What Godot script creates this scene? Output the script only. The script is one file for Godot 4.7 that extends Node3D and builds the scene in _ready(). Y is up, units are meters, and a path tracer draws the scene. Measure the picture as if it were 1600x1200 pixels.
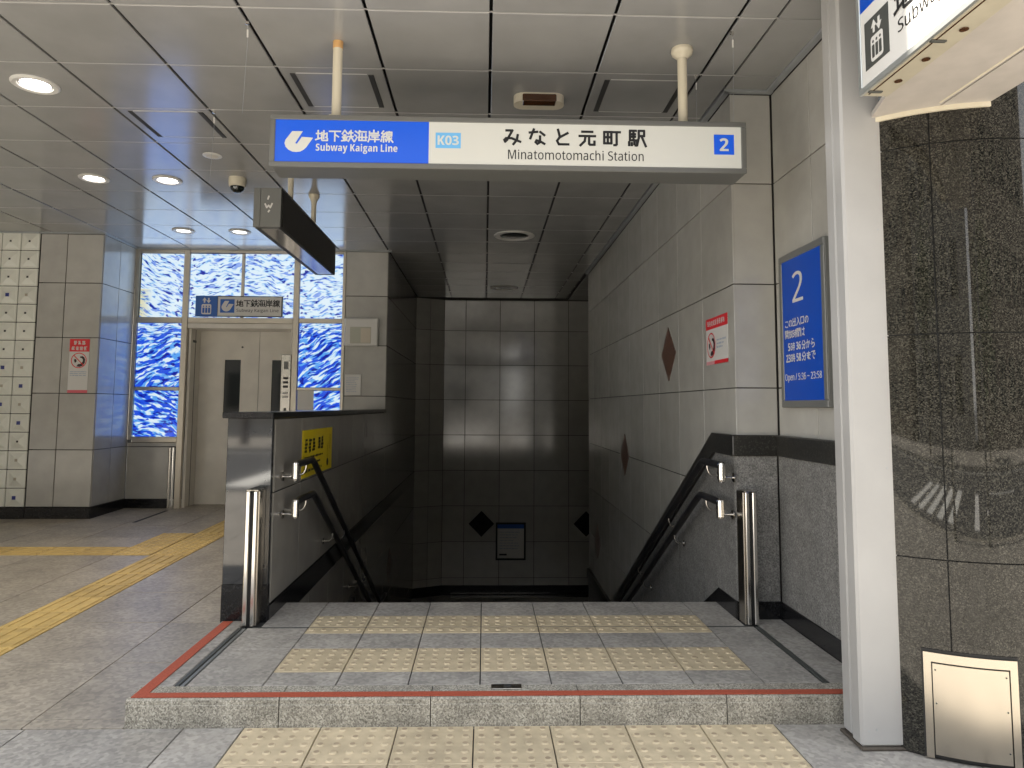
extends Node3D
# An underground station entrance seen from the pavement: stairs going down, a lift lobby on the left, a granite column on the right.

var M := {}
var used := {}
var meshes := {}

func lin(r: float, g: float, b: float) -> Color:
	return Color(r, g, b).linear_to_srgb()

func mat(c: Color, rough := 0.5, metal := 0.0, spec := 0.5) -> StandardMaterial3D:
	var m := StandardMaterial3D.new()
	m.albedo_color = c
	m.roughness = rough
	m.metallic = metal
	m.metallic_specular = spec
	return m

func tri(m: StandardMaterial3D, tex: Texture2D, metres: float) -> StandardMaterial3D:
	m.albedo_texture = tex
	m.uv1_triplanar = true
	m.uv1_world_triplanar = true
	m.uv1_triplanar_sharpness = 8.0
	m.uv1_scale = Vector3.ONE / metres
	return m

func bump(m: StandardMaterial3D, tex: Texture2D, cm: float) -> void:
	m.heightmap_enabled = true
	m.heightmap_texture = tex
	m.heightmap_scale = cm

func noise_img(w: int, seed_: int, freq: float, kind := FastNoiseLite.TYPE_SIMPLEX_SMOOTH, oct := 4) -> Image:
	var n := FastNoiseLite.new()
	n.seed = seed_
	n.noise_type = kind
	n.frequency = freq
	n.fractal_octaves = oct
	if kind == FastNoiseLite.TYPE_CELLULAR:
		n.fractal_type = FastNoiseLite.FRACTAL_NONE
		n.cellular_return_type = FastNoiseLite.RETURN_CELL_VALUE
		n.cellular_jitter = 1.0
	return n.get_seamless_image(w, w, false, false, 0.1, true)

# A stone: grains of several colours (share of each in order), clouded by a slow noise.
func stone(w: int, seed_: int, grain: float, ramp: Gradient, cloud: float, cloud_freq := 0.006) -> ImageTexture:
	var a := noise_img(w, seed_, grain, FastNoiseLite.TYPE_CELLULAR)
	var b := noise_img(w, seed_ + 5, cloud_freq, FastNoiseLite.TYPE_SIMPLEX_SMOOTH, 5)
	var c := noise_img(w, seed_ + 9, grain * 0.8, FastNoiseLite.TYPE_SIMPLEX_SMOOTH, 2)
	var im := Image.create(w, w, false, Image.FORMAT_RGB8)
	for y in w:
		for x in w:
			var t := clampf(a.get_pixel(x, y).r * 0.8 + c.get_pixel(x, y).r * 0.2, 0.0, 1.0)
			var k := 1.0 + cloud * (b.get_pixel(x, y).r - 0.5) * 2.0
			var q := ramp.sample(t)
			im.set_pixel(x, y, Color(q.r * k, q.g * k, q.b * k).clamp().linear_to_srgb())
	return ImageTexture.create_from_image(im)

func ramp(stops: Array) -> Gradient:
	var g := Gradient.new()
	var o := PackedFloat32Array()
	var c := PackedColorArray()
	for s in stops:
		o.append(s[0])
		c.append(Color(s[1], s[2], s[3]))
	g.offsets = o
	g.colors = c
	return g

func grey_tex(w: int, seed_: int, freq: float, lo: float, hi: float, oct := 5) -> ImageTexture:
	var b := noise_img(w, seed_, freq, FastNoiseLite.TYPE_SIMPLEX_SMOOTH, oct)
	var im := Image.create(w, w, false, Image.FORMAT_RGB8)
	for y in w:
		for x in w:
			var v := lerpf(lo, hi, b.get_pixel(x, y).r)
			im.set_pixel(x, y, Color(v, v, v))
	return ImageTexture.create_from_image(im)

# ---------------------------------------------------------------- nodes
func numbered(parent: Node, base: String) -> String:
	var key := str(parent.get_instance_id()) + base
	var n: int = used.get(key, 0)
	used[key] = n + 1
	return base if n == 0 else "%s_%03d" % [base, n]

func thing(called: String, label: String, category: String, at := Vector3.ZERO, turn := 0.0, group := "") -> Node3D:
	var o := Node3D.new()
	o.name = numbered(self, called)
	add_child(o)
	o.position = at
	o.rotation.y = turn
	tag(o, label, category, group)
	return o

func tag(o: Node3D, label: String, category: String, group := "") -> void:
	o.set_meta("label", label)
	o.set_meta("category", category)
	if group:
		o.set_meta("group", group)

func structure(called: String, at := Vector3.ZERO, turn := Vector3.ZERO) -> Node3D:
	var o := Node3D.new()
	o.name = numbered(self, called)
	add_child(o)
	o.position = at
	o.rotation = turn
	o.set_meta("kind", "structure")
	return o

func put(parent: Node, called: String, mesh: Mesh, m: Material, at := Vector3.ZERO, turn := Vector3.ZERO) -> MeshInstance3D:
	var o := MeshInstance3D.new()
	o.name = numbered(parent, called)
	o.mesh = mesh
	o.material_override = m
	parent.add_child(o)
	o.position = at
	o.rotation = turn
	return o

# ---------------------------------------------------------------- shapes
func start() -> SurfaceTool:
	var s := SurfaceTool.new()
	s.begin(Mesh.PRIMITIVE_TRIANGLES)
	return s

func face(s: SurfaceTool, p: PackedVector3Array, inside: Vector3) -> void:
	var n := (p[1] - p[0]).cross(p[2] - p[0]).normalized()
	var flip := n.dot(p[0] - inside) < 0.0
	if flip:
		n = -n
	for k in range(1, p.size() - 1):
		for q in ([p[0], p[k], p[k + 1]] if flip else [p[0], p[k + 1], p[k]]):
			s.set_normal(n)
			s.add_vertex(q)

# A box with chamfered edges, in the axes of b.
func box(s: SurfaceTool, at: Vector3, size: Vector3, bev := 0.0, b := Basis.IDENTITY) -> void:
	var h := size * 0.5
	bev = minf(bev, minf(h.x, minf(h.y, h.z)) * 0.9)
	if bev <= 0.0:
		for ax in 3:
			for sg in [-1.0, 1.0]:
				var p := PackedVector3Array()
				for uv in [[-1, -1], [1, -1], [1, 1], [-1, 1]]:
					var v := Vector3.ZERO
					v[ax] = sg * h[ax]
					v[(ax + 1) % 3] = uv[0] * h[(ax + 1) % 3]
					v[(ax + 2) % 3] = uv[1] * h[(ax + 2) % 3]
					p.append(at + b * v)
				face(s, p, at)
		return
	for ax in 3:
		var a1 := (ax + 1) % 3
		var a2 := (ax + 2) % 3
		for sg in [-1.0, 1.0]:
			var p := PackedVector3Array()
			for uv in [[-1, -1], [1, -1], [1, 1], [-1, 1]]:
				var v := Vector3.ZERO
				v[ax] = sg * h[ax]
				v[a1] = uv[0] * (h[a1] - bev)
				v[a2] = uv[1] * (h[a2] - bev)
				p.append(at + b * v)
			face(s, p, at)
			for sg2 in [-1.0, 1.0]:   # edge between +-ax and +-a1, along a2
				var e := PackedVector3Array()
				for q in [[0, -1], [0, 1], [1, 1], [1, -1]]:
					var v := Vector3.ZERO
					v[ax] = sg * (h[ax] if q[0] == 0 else h[ax] - bev)
					v[a1] = sg2 * (h[a1] - bev if q[0] == 0 else h[a1])
					v[a2] = q[1] * (h[a2] - bev)
					e.append(at + b * v)
				face(s, e, at)
	for sx in [-1.0, 1.0]:
		for sy in [-1.0, 1.0]:
			for sz in [-1.0, 1.0]:
				var g := Vector3(sx, sy, sz)
				var c := PackedVector3Array()
				for k in 3:
					var v := g * (h - Vector3.ONE * bev)
					v[k] = g[k] * h[k]
					c.append(at + b * v)
				face(s, c, at)

func boxm(size: Vector3, bev := 0.0) -> Mesh:
	var key := "b%.4f,%.4f,%.4f,%.4f" % [size.x, size.y, size.z, bev]
	if not meshes.has(key):
		var s := start()
		box(s, Vector3.ZERO, size, bev)
		meshes[key] = s.commit()
	return meshes[key]

# Rings of points joined into a smooth skin; outline of ring k is centre c[k] + frame b[k] * (cos, sin) * r[k].
func rings(s: SurfaceTool, c: PackedVector3Array, u: PackedVector3Array, v: PackedVector3Array, r: PackedFloat32Array, n: int, caps := true) -> void:
	for k in range(c.size() - 1):
		for i in n:
			var q := []
			for e in [[k, i], [k + 1, i], [k + 1, i + 1], [k, i + 1]]:
				var t: float = TAU * e[1] / n
				var d: Vector3 = u[e[0]] * cos(t) + v[e[0]] * sin(t)
				q.append([c[e[0]] + d * r[e[0]], d])
			var fl: bool = ((q[1][0] - q[0][0]).cross(q[2][0] - q[0][0])).dot(q[0][1] + q[2][1]) < 0.0
			for m in ([0, 1, 2, 0, 2, 3] if fl else [0, 2, 1, 0, 3, 2]):
				s.set_normal(q[m][1])
				s.add_vertex(q[m][0])
	if caps:
		for k in [0, c.size() - 1]:
			if r[k] < 0.0005:
				continue
			var p := PackedVector3Array()
			for i in n:
				var t: float = TAU * i / n
				p.append(c[k] + (u[k] * cos(t) + v[k] * sin(t)) * r[k])
			face(s, p, c[1] if k == 0 else c[c.size() - 2])

func tube(s: SurfaceTool, pts: Array, r: float, n := 12) -> void:
	var c := PackedVector3Array()
	var u := PackedVector3Array()
	var v := PackedVector3Array()
	var rr := PackedFloat32Array()
	for k in pts.size():
		var d: Vector3
		if k == 0:
			d = pts[1] - pts[0]
		elif k == pts.size() - 1:
			d = pts[k] - pts[k - 1]
		else:
			d = (pts[k] - pts[k - 1]).normalized() + (pts[k + 1] - pts[k]).normalized()
		d = d.normalized()
		var a := u[k - 1] if k else (Vector3.UP if absf(d.y) < 0.9 else Vector3.RIGHT)
		a = (a - d * a.dot(d)).normalized()
		c.append(pts[k])
		u.append(a)
		v.append(d.cross(a))
		rr.append(r)
	rings(s, c, u, v, rr, n)

# profile: [radius, height] pairs turned about the axis b.y through at.
func lathe(s: SurfaceTool, at: Vector3, profile: Array, n := 24, b := Basis.IDENTITY) -> void:
	var sg := -1.0 if profile[-1][1] < profile[0][1] else 1.0   # a profile listed downwards faces the other way
	for k in range(profile.size() - 1):
		var r0: float = profile[k][0]
		var r1: float = profile[k + 1][0]
		var y0: float = profile[k][1]
		var y1: float = profile[k + 1][1]
		for i in n:
			var t0 := TAU * i / n
			var t1 := TAU * (i + 1) / n
			var q := [Vector3(r0 * cos(t0), y0, r0 * sin(t0)), Vector3(r1 * cos(t0), y1, r1 * sin(t0)), Vector3(r1 * cos(t1), y1, r1 * sin(t1)), Vector3(r0 * cos(t1), y0, r0 * sin(t1))]
			var slope := Vector2(y1 - y0, r0 - r1).normalized() * sg
			var ns := []
			for t in [t0, t0, t1, t1]:
				ns.append(b * Vector3(cos(t) * slope.x, slope.y, sin(t) * slope.x))
			for m in ([0, 1, 2, 0, 2, 3] if sg < 0 else [0, 2, 1, 0, 3, 2]):
				s.set_normal(ns[m])
				s.add_vertex(at + b * q[m])

func lathem(profile: Array, n := 24) -> Mesh:
	var s := start()
	lathe(s, Vector3.ZERO, profile, n)
	return s.commit()

# A flat outline given depth: front at z = front, back at front - deep.
func prism(s: SurfaceTool, poly: PackedVector2Array, front: float, deep: float, x := Transform3D.IDENTITY) -> void:
	var idx := Geometry2D.triangulate_polygon(poly)
	var mid := Vector2.ZERO
	for p in poly:
		mid += p / poly.size()
	for k in range(0, idx.size(), 3):
		var f := PackedVector3Array()
		var g := PackedVector3Array()
		for j in 3:
			var p := poly[idx[k + j]]
			f.append(x * Vector3(p.x, p.y, front))
			g.append(x * Vector3(p.x, p.y, front - deep))
		face(s, f, x * Vector3(poly[idx[k]].x, poly[idx[k]].y, front - deep))
		if deep > 0.0011:
			face(s, g, x * Vector3(poly[idx[k]].x, poly[idx[k]].y, front))
	if deep > 0.0:
		var ccw := not Geometry2D.is_polygon_clockwise(poly)
		for k in poly.size():
			var a := poly[k]
			var c := poly[(k + 1) % poly.size()]
			var nn := Vector2(c.y - a.y, a.x - c.x) * (1.0 if ccw else -1.0)
			var inner := (a + c) * 0.5 - nn * 0.01
			face(s, PackedVector3Array([x * Vector3(a.x, a.y, front), x * Vector3(c.x, c.y, front), x * Vector3(c.x, c.y, front - deep), x * Vector3(a.x, a.y, front - deep)]), x * Vector3(inner.x, inner.y, front - deep * 0.5))

func prismm(pts: Array, front: float, deep: float) -> Mesh:
	var s := start()
	prism(s, PackedVector2Array(pts), front, deep)
	return s.commit()

func disc(r: float, n := 28, at := Vector2.ZERO, ry := 0.0) -> Array:
	var p := []
	for k in n:
		p.append(at + Vector2(cos(TAU * k / n) * r, sin(TAU * k / n) * (ry if ry else r)))
	return p

func round_rect(x0: float, y0: float, x1: float, y1: float, r: float) -> Array:
	var p := []
	for c in [[x1 - r, y1 - r, 0], [x0 + r, y1 - r, 1], [x0 + r, y0 + r, 2], [x1 - r, y0 + r, 3]]:
		for k in 5:
			var t: float = (c[2] + k / 4.0) * PI / 2
			p.append(Vector2(c[0] + cos(t) * r, c[1] + sin(t) * r))
	return p

# ---------------------------------------------------------------- lettering
var glyphs := {
	"地": "bhih ecep arjo jksgsnqn ncnp kfkrlststp",
	"下": "bdtd kdkt kiqm",
	"鉄": "fbbh fbjg djhj bmjm fifs asjr doeq iohq ndlh mfsf kltl pbpllt plut",
	"海": "bcee aidk atem ibgg hdtd ighr hrtr sgsr gmum mgmr",
	"岸": "kakf dcdfrfrc didobt diti hlrl fptp mlmt",
	"線": "fbcfhh iecljk flft cobs iojr ocnd kdsdsjkjkd kgsg ojot kmnmjs smpo pnut",
	"み": "ddkdeocqbodmjmtq qipolt",
	"な": "bfke gbcm nesi njnqksiqjonpss",
	"と": "fbhj qfhkeogsrs",
	"元": "edqd biti iihoct mimrnsssso",
	"町": "bdjdjqbqbd fdfq bjjj kdtd pdprosms",
	"駅": "cbcm cbjb cfif ciii gbgm cmkm kmkrjsis bobs epes hohr mbsb sbsh mhsh mbmjks phut",
	"こ": "efqfoh eodqisrs",
	"の": "keimfrcnehkeqgslqqms",
	"出": "kbks dcdjrjrc blbststl",
	"入": "hckeimbt kfnntt",
	"口": "cdrdrrcrcd",
	"開": "bbbt bbibihbh beie lbtbtt lblhth lete fkok fnpn hkgs mkms",
	"放": "fbfe bfjf ffembt fjijhsfs nbkh mftf rfqmks mjtt",
	"時": "bdhdhrbrbd bkhk lete pbpi jiui jmum rirspt lonq",
	"間": "bbbt bbibihbh beie lbtbtt lblhth lete gkmkmsgsgk gomo",
	"は": "dcckdt hftf pbpqmsjqlopqtt",
	"分": "hbbj mbtj ekqkptls jkgqbt",
	"か": "bhlglnjshr gbdobt pesl",
	"ら": "gbld fgenjkokqomsgt",
	"ま": "cfsf cjsj kbkpireoglinrs",
	"で": "bdrc rcjiinlrps oiqk rhtj",
}
var layer := 0

# Brush strokes of a line of characters set in a rectangle of the local plane, each a hair above the last.
func write(s: SurfaceTool, text: String, x: float, y: float, h: float, pitch: float, pen: float, z: float, squeeze := 1.0) -> void:
	for ch in text:
		if glyphs.has(ch):
			for stroke in glyphs[ch].split(" "):
				for k in range(0, stroke.length() - 2, 2):
					var a := Vector2(stroke.unicode_at(k) - 97, 20 - stroke.unicode_at(k + 1) + 97) / 20.0 * h
					var b := Vector2(stroke.unicode_at(k + 2) - 97, 20 - stroke.unicode_at(k + 3) + 97) / 20.0 * h
					a.x *= squeeze
					b.x *= squeeze
					bar(s, a + Vector2(x, y), b + Vector2(x, y), pen, z)
		x += pitch

func characters(parent: Node, text: String, x: float, y: float, h: float, pitch: float, pen: float, z: float, squeeze: float, m: Material, called := "character") -> void:
	for ch in text:
		var s := start()
		write(s, ch, x, y, h, pitch, pen, z, squeeze)
		put(parent, called, s.commit(), m)
		x += pitch

func bar(s: SurfaceTool, a: Vector2, b: Vector2, pen: float, z: float) -> void:
	layer = (layer + 1) % 12
	var zz := z + layer * 0.00012
	var d := (b - a).normalized() * pen * 0.5
	var n := Vector2(-d.y, d.x)
	a -= d * 0.7
	b += d * 0.7
	face(s, PackedVector3Array([Vector3(a.x + n.x, a.y + n.y, zz), Vector3(b.x + n.x, b.y + n.y, zz), Vector3(b.x - n.x, b.y - n.y, zz), Vector3(a.x - n.x, a.y - n.y, zz)]), Vector3(a.x, a.y, zz - 1.0))

# Latin words fitted into a rectangle of the local plane.
func words(parent: Node, text: String, x: float, y: float, w: float, h: float, z: float, m: Material, bold := false) -> MeshInstance3D:
	var t := TextMesh.new()
	var f := SystemFont.new()
	f.font_names = PackedStringArray(["Droid Sans"])
	f.font_weight = 700 if bold else 400
	t.font = f
	t.text = text
	t.font_size = 48
	t.pixel_size = 0.01
	t.depth = 0.04
	var bb := t.get_aabb()
	var o := put(parent, "lettering", t, m)
	o.scale = Vector3(w / bb.size.x, h / bb.size.y, 0.02)
	o.position = Vector3(x - bb.position.x * o.scale.x, y - bb.position.y * o.scale.y, z)
	return o

func panel(parent: Node, called: String, x0: float, y0: float, x1: float, y1: float, front: float, deep: float, m: Material, bev := 0.0) -> MeshInstance3D:
	return put(parent, called, boxm(Vector3(x1 - x0, y1 - y0, deep), bev), m, Vector3((x0 + x1) / 2, (y0 + y1) / 2, front - deep / 2))

# The frame of a rectangle as four bars, one part.
func frame(parent: Node, called: String, x0: float, y0: float, x1: float, y1: float, wide: float, front: float, deep: float, m: Material, bev := 0.003) -> void:
	var s := start()
	var zc := front - deep / 2
	box(s, Vector3((x0 + x1) / 2, y0 + wide / 2, zc), Vector3(x1 - x0, wide, deep), bev)
	box(s, Vector3((x0 + x1) / 2, y1 - wide / 2, zc), Vector3(x1 - x0, wide, deep), bev)
	box(s, Vector3(x0 + wide / 2, (y0 + y1) / 2, zc), Vector3(wide, y1 - y0 - 2 * wide, deep), bev)
	box(s, Vector3(x1 - wide / 2, (y0 + y1) / 2, zc), Vector3(wide, y1 - y0 - 2 * wide, deep), bev)
	put(parent, called, s.commit(), m)

# Lift pictogram: two arrows over a cabin with three figures, set in a rectangle.
func lift_mark(parent: Node, x: float, y: float, w: float, h: float, z: float, ink: Material, ground: Material) -> void:
	var s := start()
	prism(s, PackedVector2Array(round_rect(x + w * 0.12, y, x + w * 0.88, y + h * 0.60, w * 0.12)), z, 0.0008)
	for e in [[0.34, 1.0], [0.66, -1.0]]:
		var cx: float = x + w * e[0]
		var cy := y + h * 0.82
		var d: float = e[1] * h
		prism(s, PackedVector2Array([Vector2(cx - w * 0.06, cy - d * 0.14), Vector2(cx + w * 0.06, cy - d * 0.14), Vector2(cx + w * 0.06, cy), Vector2(cx + w * 0.17, cy), Vector2(cx, cy + d * 0.17), Vector2(cx - w * 0.17, cy), Vector2(cx - w * 0.06, cy)]), z, 0.0008)
	put(parent, "pictogram", s.commit(), ink)
	var g := start()
	for k in 3:
		var fx := x + w * (0.28 + 0.22 * k)
		prism(g, PackedVector2Array(disc(w * 0.055, 12, Vector2(fx, y + h * 0.47))), z + 0.0008, 0.0006)
		prism(g, PackedVector2Array(round_rect(fx - w * 0.08, y + h * 0.08, fx + w * 0.08, y + h * 0.39, w * 0.04)), z + 0.0008, 0.0006)
	put(parent, "figures", g.commit(), ground)

# The railway's swirl emblem, fitted into a rectangle.
func emblem(parent: Node, x: float, y: float, w: float, h: float, z: float, m: Material) -> void:
	var p := PackedVector2Array()
	for q in [[0.26, 1.0], [0.63, 1.0], [0.37, 0.42], [0.44, 0.40], [0.60, 0.73], [1.0, 0.70], [0.77, 0.24], [0.68, 0.12], [0.56, 0.03], [0.42, 0.0], [0.28, 0.02], [0.14, 0.11], [0.04, 0.25], [0.0, 0.42], [0.03, 0.58]]:
		p.append(Vector2(x + q[0] * w, y + q[1] * h))
	put(parent, "emblem", prismm(Array(p), z, 0.0008), m)

# Rows of print too fine to read.
func print_lines(parent: Node, x: float, y: float, w: float, lines: int, step: float, pen: float, z: float, m: Material, seed_: int) -> void:
	var g := RandomNumberGenerator.new()
	g.seed = seed_
	var s := start()
	for k in lines:
		var cx := x
		var end := x + w * g.randf_range(0.6, 1.0)
		while cx < end:
			var l := pen * g.randf_range(1.2, 4.0)
			bar(s, Vector2(cx, y - k * step), Vector2(minf(cx + l, end), y - k * step), pen * g.randf_range(0.7, 1.1), z)
			cx += l + pen * g.randf_range(0.9, 1.6)
	put(parent, "lettering", s.commit(), m)

# A row of characters too small to read: dense strokes in square cells.
func blurred_row(parent: Node, x: float, y: float, count: int, size: float, pen: float, z: float, m: Material, seed_: int) -> void:
	var g := RandomNumberGenerator.new()
	g.seed = seed_
	for k in count:
		var s := start()
		var o := Vector2(x + k * size * 1.08, y)
		for i in 4:
			var h := size * (0.12 + 0.25 * i + g.randf_range(-0.05, 0.05))
			var a := g.randf_range(0.05, 0.3) * size
			bar(s, o + Vector2(a, h), o + Vector2(size * g.randf_range(0.6, 0.95), h), pen, z)
		for i in 2:
			var w := size * (0.3 + 0.35 * i + g.randf_range(-0.1, 0.1))
			bar(s, o + Vector2(w, size * g.randf_range(0.0, 0.2)), o + Vector2(w, size * g.randf_range(0.7, 1.0)), pen, z)
		put(parent, "character", s.commit(), m)

# ---------------------------------------------------------------- tiling
var rng := RandomNumberGenerator.new()

func steps(from: float, by: float, to: float) -> Array:
	var a := []
	var x := from
	while (x < to - 0.02) if by > 0 else (x > to + 0.02):
		a.append(x)
		x += by
	a.append(to)
	a.sort()
	return a

func tiles(parent: Node, called: String, xs: Array, ys: Array, gap: float, mats: Array, deep := 0.012, bev := 0.0012, skip := Rect2()) -> void:
	for i in range(xs.size() - 1):
		for j in range(ys.size() - 1):
			var w: float = xs[i + 1] - xs[i] - gap
			var h: float = ys[j + 1] - ys[j] - gap
			var c := Vector2((xs[i] + xs[i + 1]) / 2, (ys[j] + ys[j + 1]) / 2)
			if w < 0.01 or h < 0.01 or skip.has_point(c):
				continue
			var o := put(parent, called, boxm(Vector3(w, h, deep), bev), mats[rng.randi() % mats.size()], Vector3(c.x, c.y, -deep / 2 + rng.randf_range(-0.0006, 0.0006)))
			o.rotation = Vector3(rng.randf_range(-1, 1), rng.randf_range(-1, 1), 0) * 0.0012

func clipped(parent: Node, called: String, xs: Array, region: PackedVector2Array, gap: float, mats: Array, front: float, deep: float) -> void:
	for i in range(xs.size() - 1):
		var strip := PackedVector2Array([Vector2(xs[i] + gap / 2, -9), Vector2(xs[i + 1] - gap / 2, -9), Vector2(xs[i + 1] - gap / 2, 9), Vector2(xs[i] + gap / 2, 9)])
		for p in Geometry2D.intersect_polygons(strip, region):
			var s := start()
			prism(s, p, front, deep)
			put(parent, called, s.commit(), mats[rng.randi() % mats.size()])

# One raised dot; its top is worn to a browner tone by feet, some more than others.
func dome(s: SurfaceTool, at: Vector3, wear: float) -> void:
	var b := Basis(Vector3.RIGHT, PI / 2)
	var top := 0.0062 - 0.0016 * wear
	s.set_color(Color.WHITE)
	lathe(s, at, [[0.0165, -0.001], [0.0160, 0.001], [0.0125, top - 0.001], [0.0105, top - 0.0002]], 12, b)
	s.set_color(Color(1.0 - 0.38 * wear, 1.0 - 0.42 * wear, 1.0 - 0.42 * wear))
	lathe(s, at, [[0.0105, top - 0.0002], [0.006, top], [0.0, top + 0.0001]], 12, b)
	s.set_color(Color.WHITE)

func tactile(kind: String, size: float) -> Mesh:
	var key := "t%s%.4f,%d" % [kind, size, rng.randi() % 4]
	if meshes.has(key):
		return meshes[key]
	var s := start()
	s.set_color(Color.WHITE)
	box(s, Vector3(0, 0, -0.01), Vector3(size - 0.005, size - 0.005, 0.02), 0.0015)
	if kind == "dots":
		for i in 5:
			for j in 5:
				dome(s, Vector3((i - 2) * size / 5.0, (j - 2) * size / 5.0, 0), rng.randf_range(0.3, 1.0))
	else:
		for i in 4:
			box(s, Vector3((i - 1.5) * size / 4.0, 0, 0.0015), Vector3(0.024, size * 0.9, 0.007), 0.003)
	meshes[key] = s.commit()
	return meshes[key]

func ring_plate(s: SurfaceTool, r: float, f0: float, f1: float, y0: float, y1: float, thick: float) -> void:
	# part of an upright cylinder shell; angle 0 looks towards +z, negative angles towards -x
	var n := maxi(2, int(absf(f1 - f0) / 0.035))
	for k in n:
		var a := lerpf(f0, f1, float(k) / n)
		var b := lerpf(f0, f1, float(k + 1) / n)
		var da := Vector3(sin(a), 0, cos(a))
		var db := Vector3(sin(b), 0, cos(b))
		var p := [da * r + Vector3(0, y0, 0), da * r + Vector3(0, y1, 0), db * r + Vector3(0, y1, 0), db * r + Vector3(0, y0, 0)]
		var nn := [da, da, db, db]
		for m in [0, 1, 2, 0, 2, 3]:
			s.set_normal(nn[m])
			s.add_vertex(p[m])
		var q := r - thick
		for y in [y0, y1]:
			face(s, PackedVector3Array([da * r + Vector3(0, y, 0), db * r + Vector3(0, y, 0), db * q + Vector3(0, y, 0), da * q + Vector3(0, y, 0)]), da * q + Vector3(0, (y0 + y1) / 2, 0))
	for a in [f0, f1]:
		var d := Vector3(sin(a), 0, cos(a))
		face(s, PackedVector3Array([d * r + Vector3(0, y0, 0), d * r + Vector3(0, y1, 0), d * (r - thick) + Vector3(0, y1, 0), d * (r - thick) + Vector3(0, y0, 0)]), Vector3(sin((f0 + f1) / 2), 0, cos((f0 + f1) / 2)) * r + Vector3(0, (y0 + y1) / 2, 0))

func _ready() -> void:
	rng.seed = 7
	eye_and_light()
	materials()
	ground_and_street()
	hall()
	platform_and_stairs()
	stairwell_walls()
	ceiling()
	parapet()
	lift()
	column_and_pillar()
	station_sign()
	side_signs()
	wall_notices()
	handrails()
	flood_posts()
	ceiling_fittings()

func eye_and_light() -> void:
	var cam := Camera3D.new()
	cam.name = "camera"
	add_child(cam)
	cam.position = Vector3(0, 1.265, 0)
	cam.rotation = Vector3(0.083, -0.029, 0.006)
	cam.projection = Camera3D.PROJECTION_FRUSTUM
	cam.near = 0.05
	cam.far = 400.0
	cam.size = 2.0 * 0.05 * 600.0 / 1112.57
	cam.frustum_offset = Vector2(9.9, -56.9) / 1112.57 * 0.05
	cam.current = true
	var env := Environment.new()
	env.background_mode = Environment.BG_SKY
	var sky := Sky.new()
	var sm := ProceduralSkyMaterial.new()
	sm.sky_top_color = Color(0.68, 0.70, 0.735)
	sm.sky_horizon_color = Color(0.92, 0.91, 0.885)
	sm.sky_curve = 0.2
	sm.ground_horizon_color = Color(0.6, 0.6, 0.6)
	sm.ground_bottom_color = Color(0.3, 0.3, 0.3)
	sky.sky_material = sm
	env.sky = sky
	env.background_energy_multiplier = 1.0
	env.tonemap_mode = Environment.TONE_MAPPER_LINEAR
	env.tonemap_exposure = 6.0
	env.sdfgi_enabled = true
	env.ssao_enabled = true
	env.ssil_enabled = true
	var we := WorldEnvironment.new()
	we.name = "world_environment"
	we.environment = env
	add_child(we)
	var sun := DirectionalLight3D.new()
	sun.name = "sun"
	sun.light_energy = 1.5
	sun.light_color = Color(1.0, 0.965, 0.91)
	sun.light_angular_distance = 0.5
	sun.shadow_enabled = true
	sun.basis = Basis.looking_at(Vector3(0.57, -0.82, 0.015))   # it stands to the left along the street, so the sunlight ends at the edge of the roof
	add_child(sun)

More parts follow.
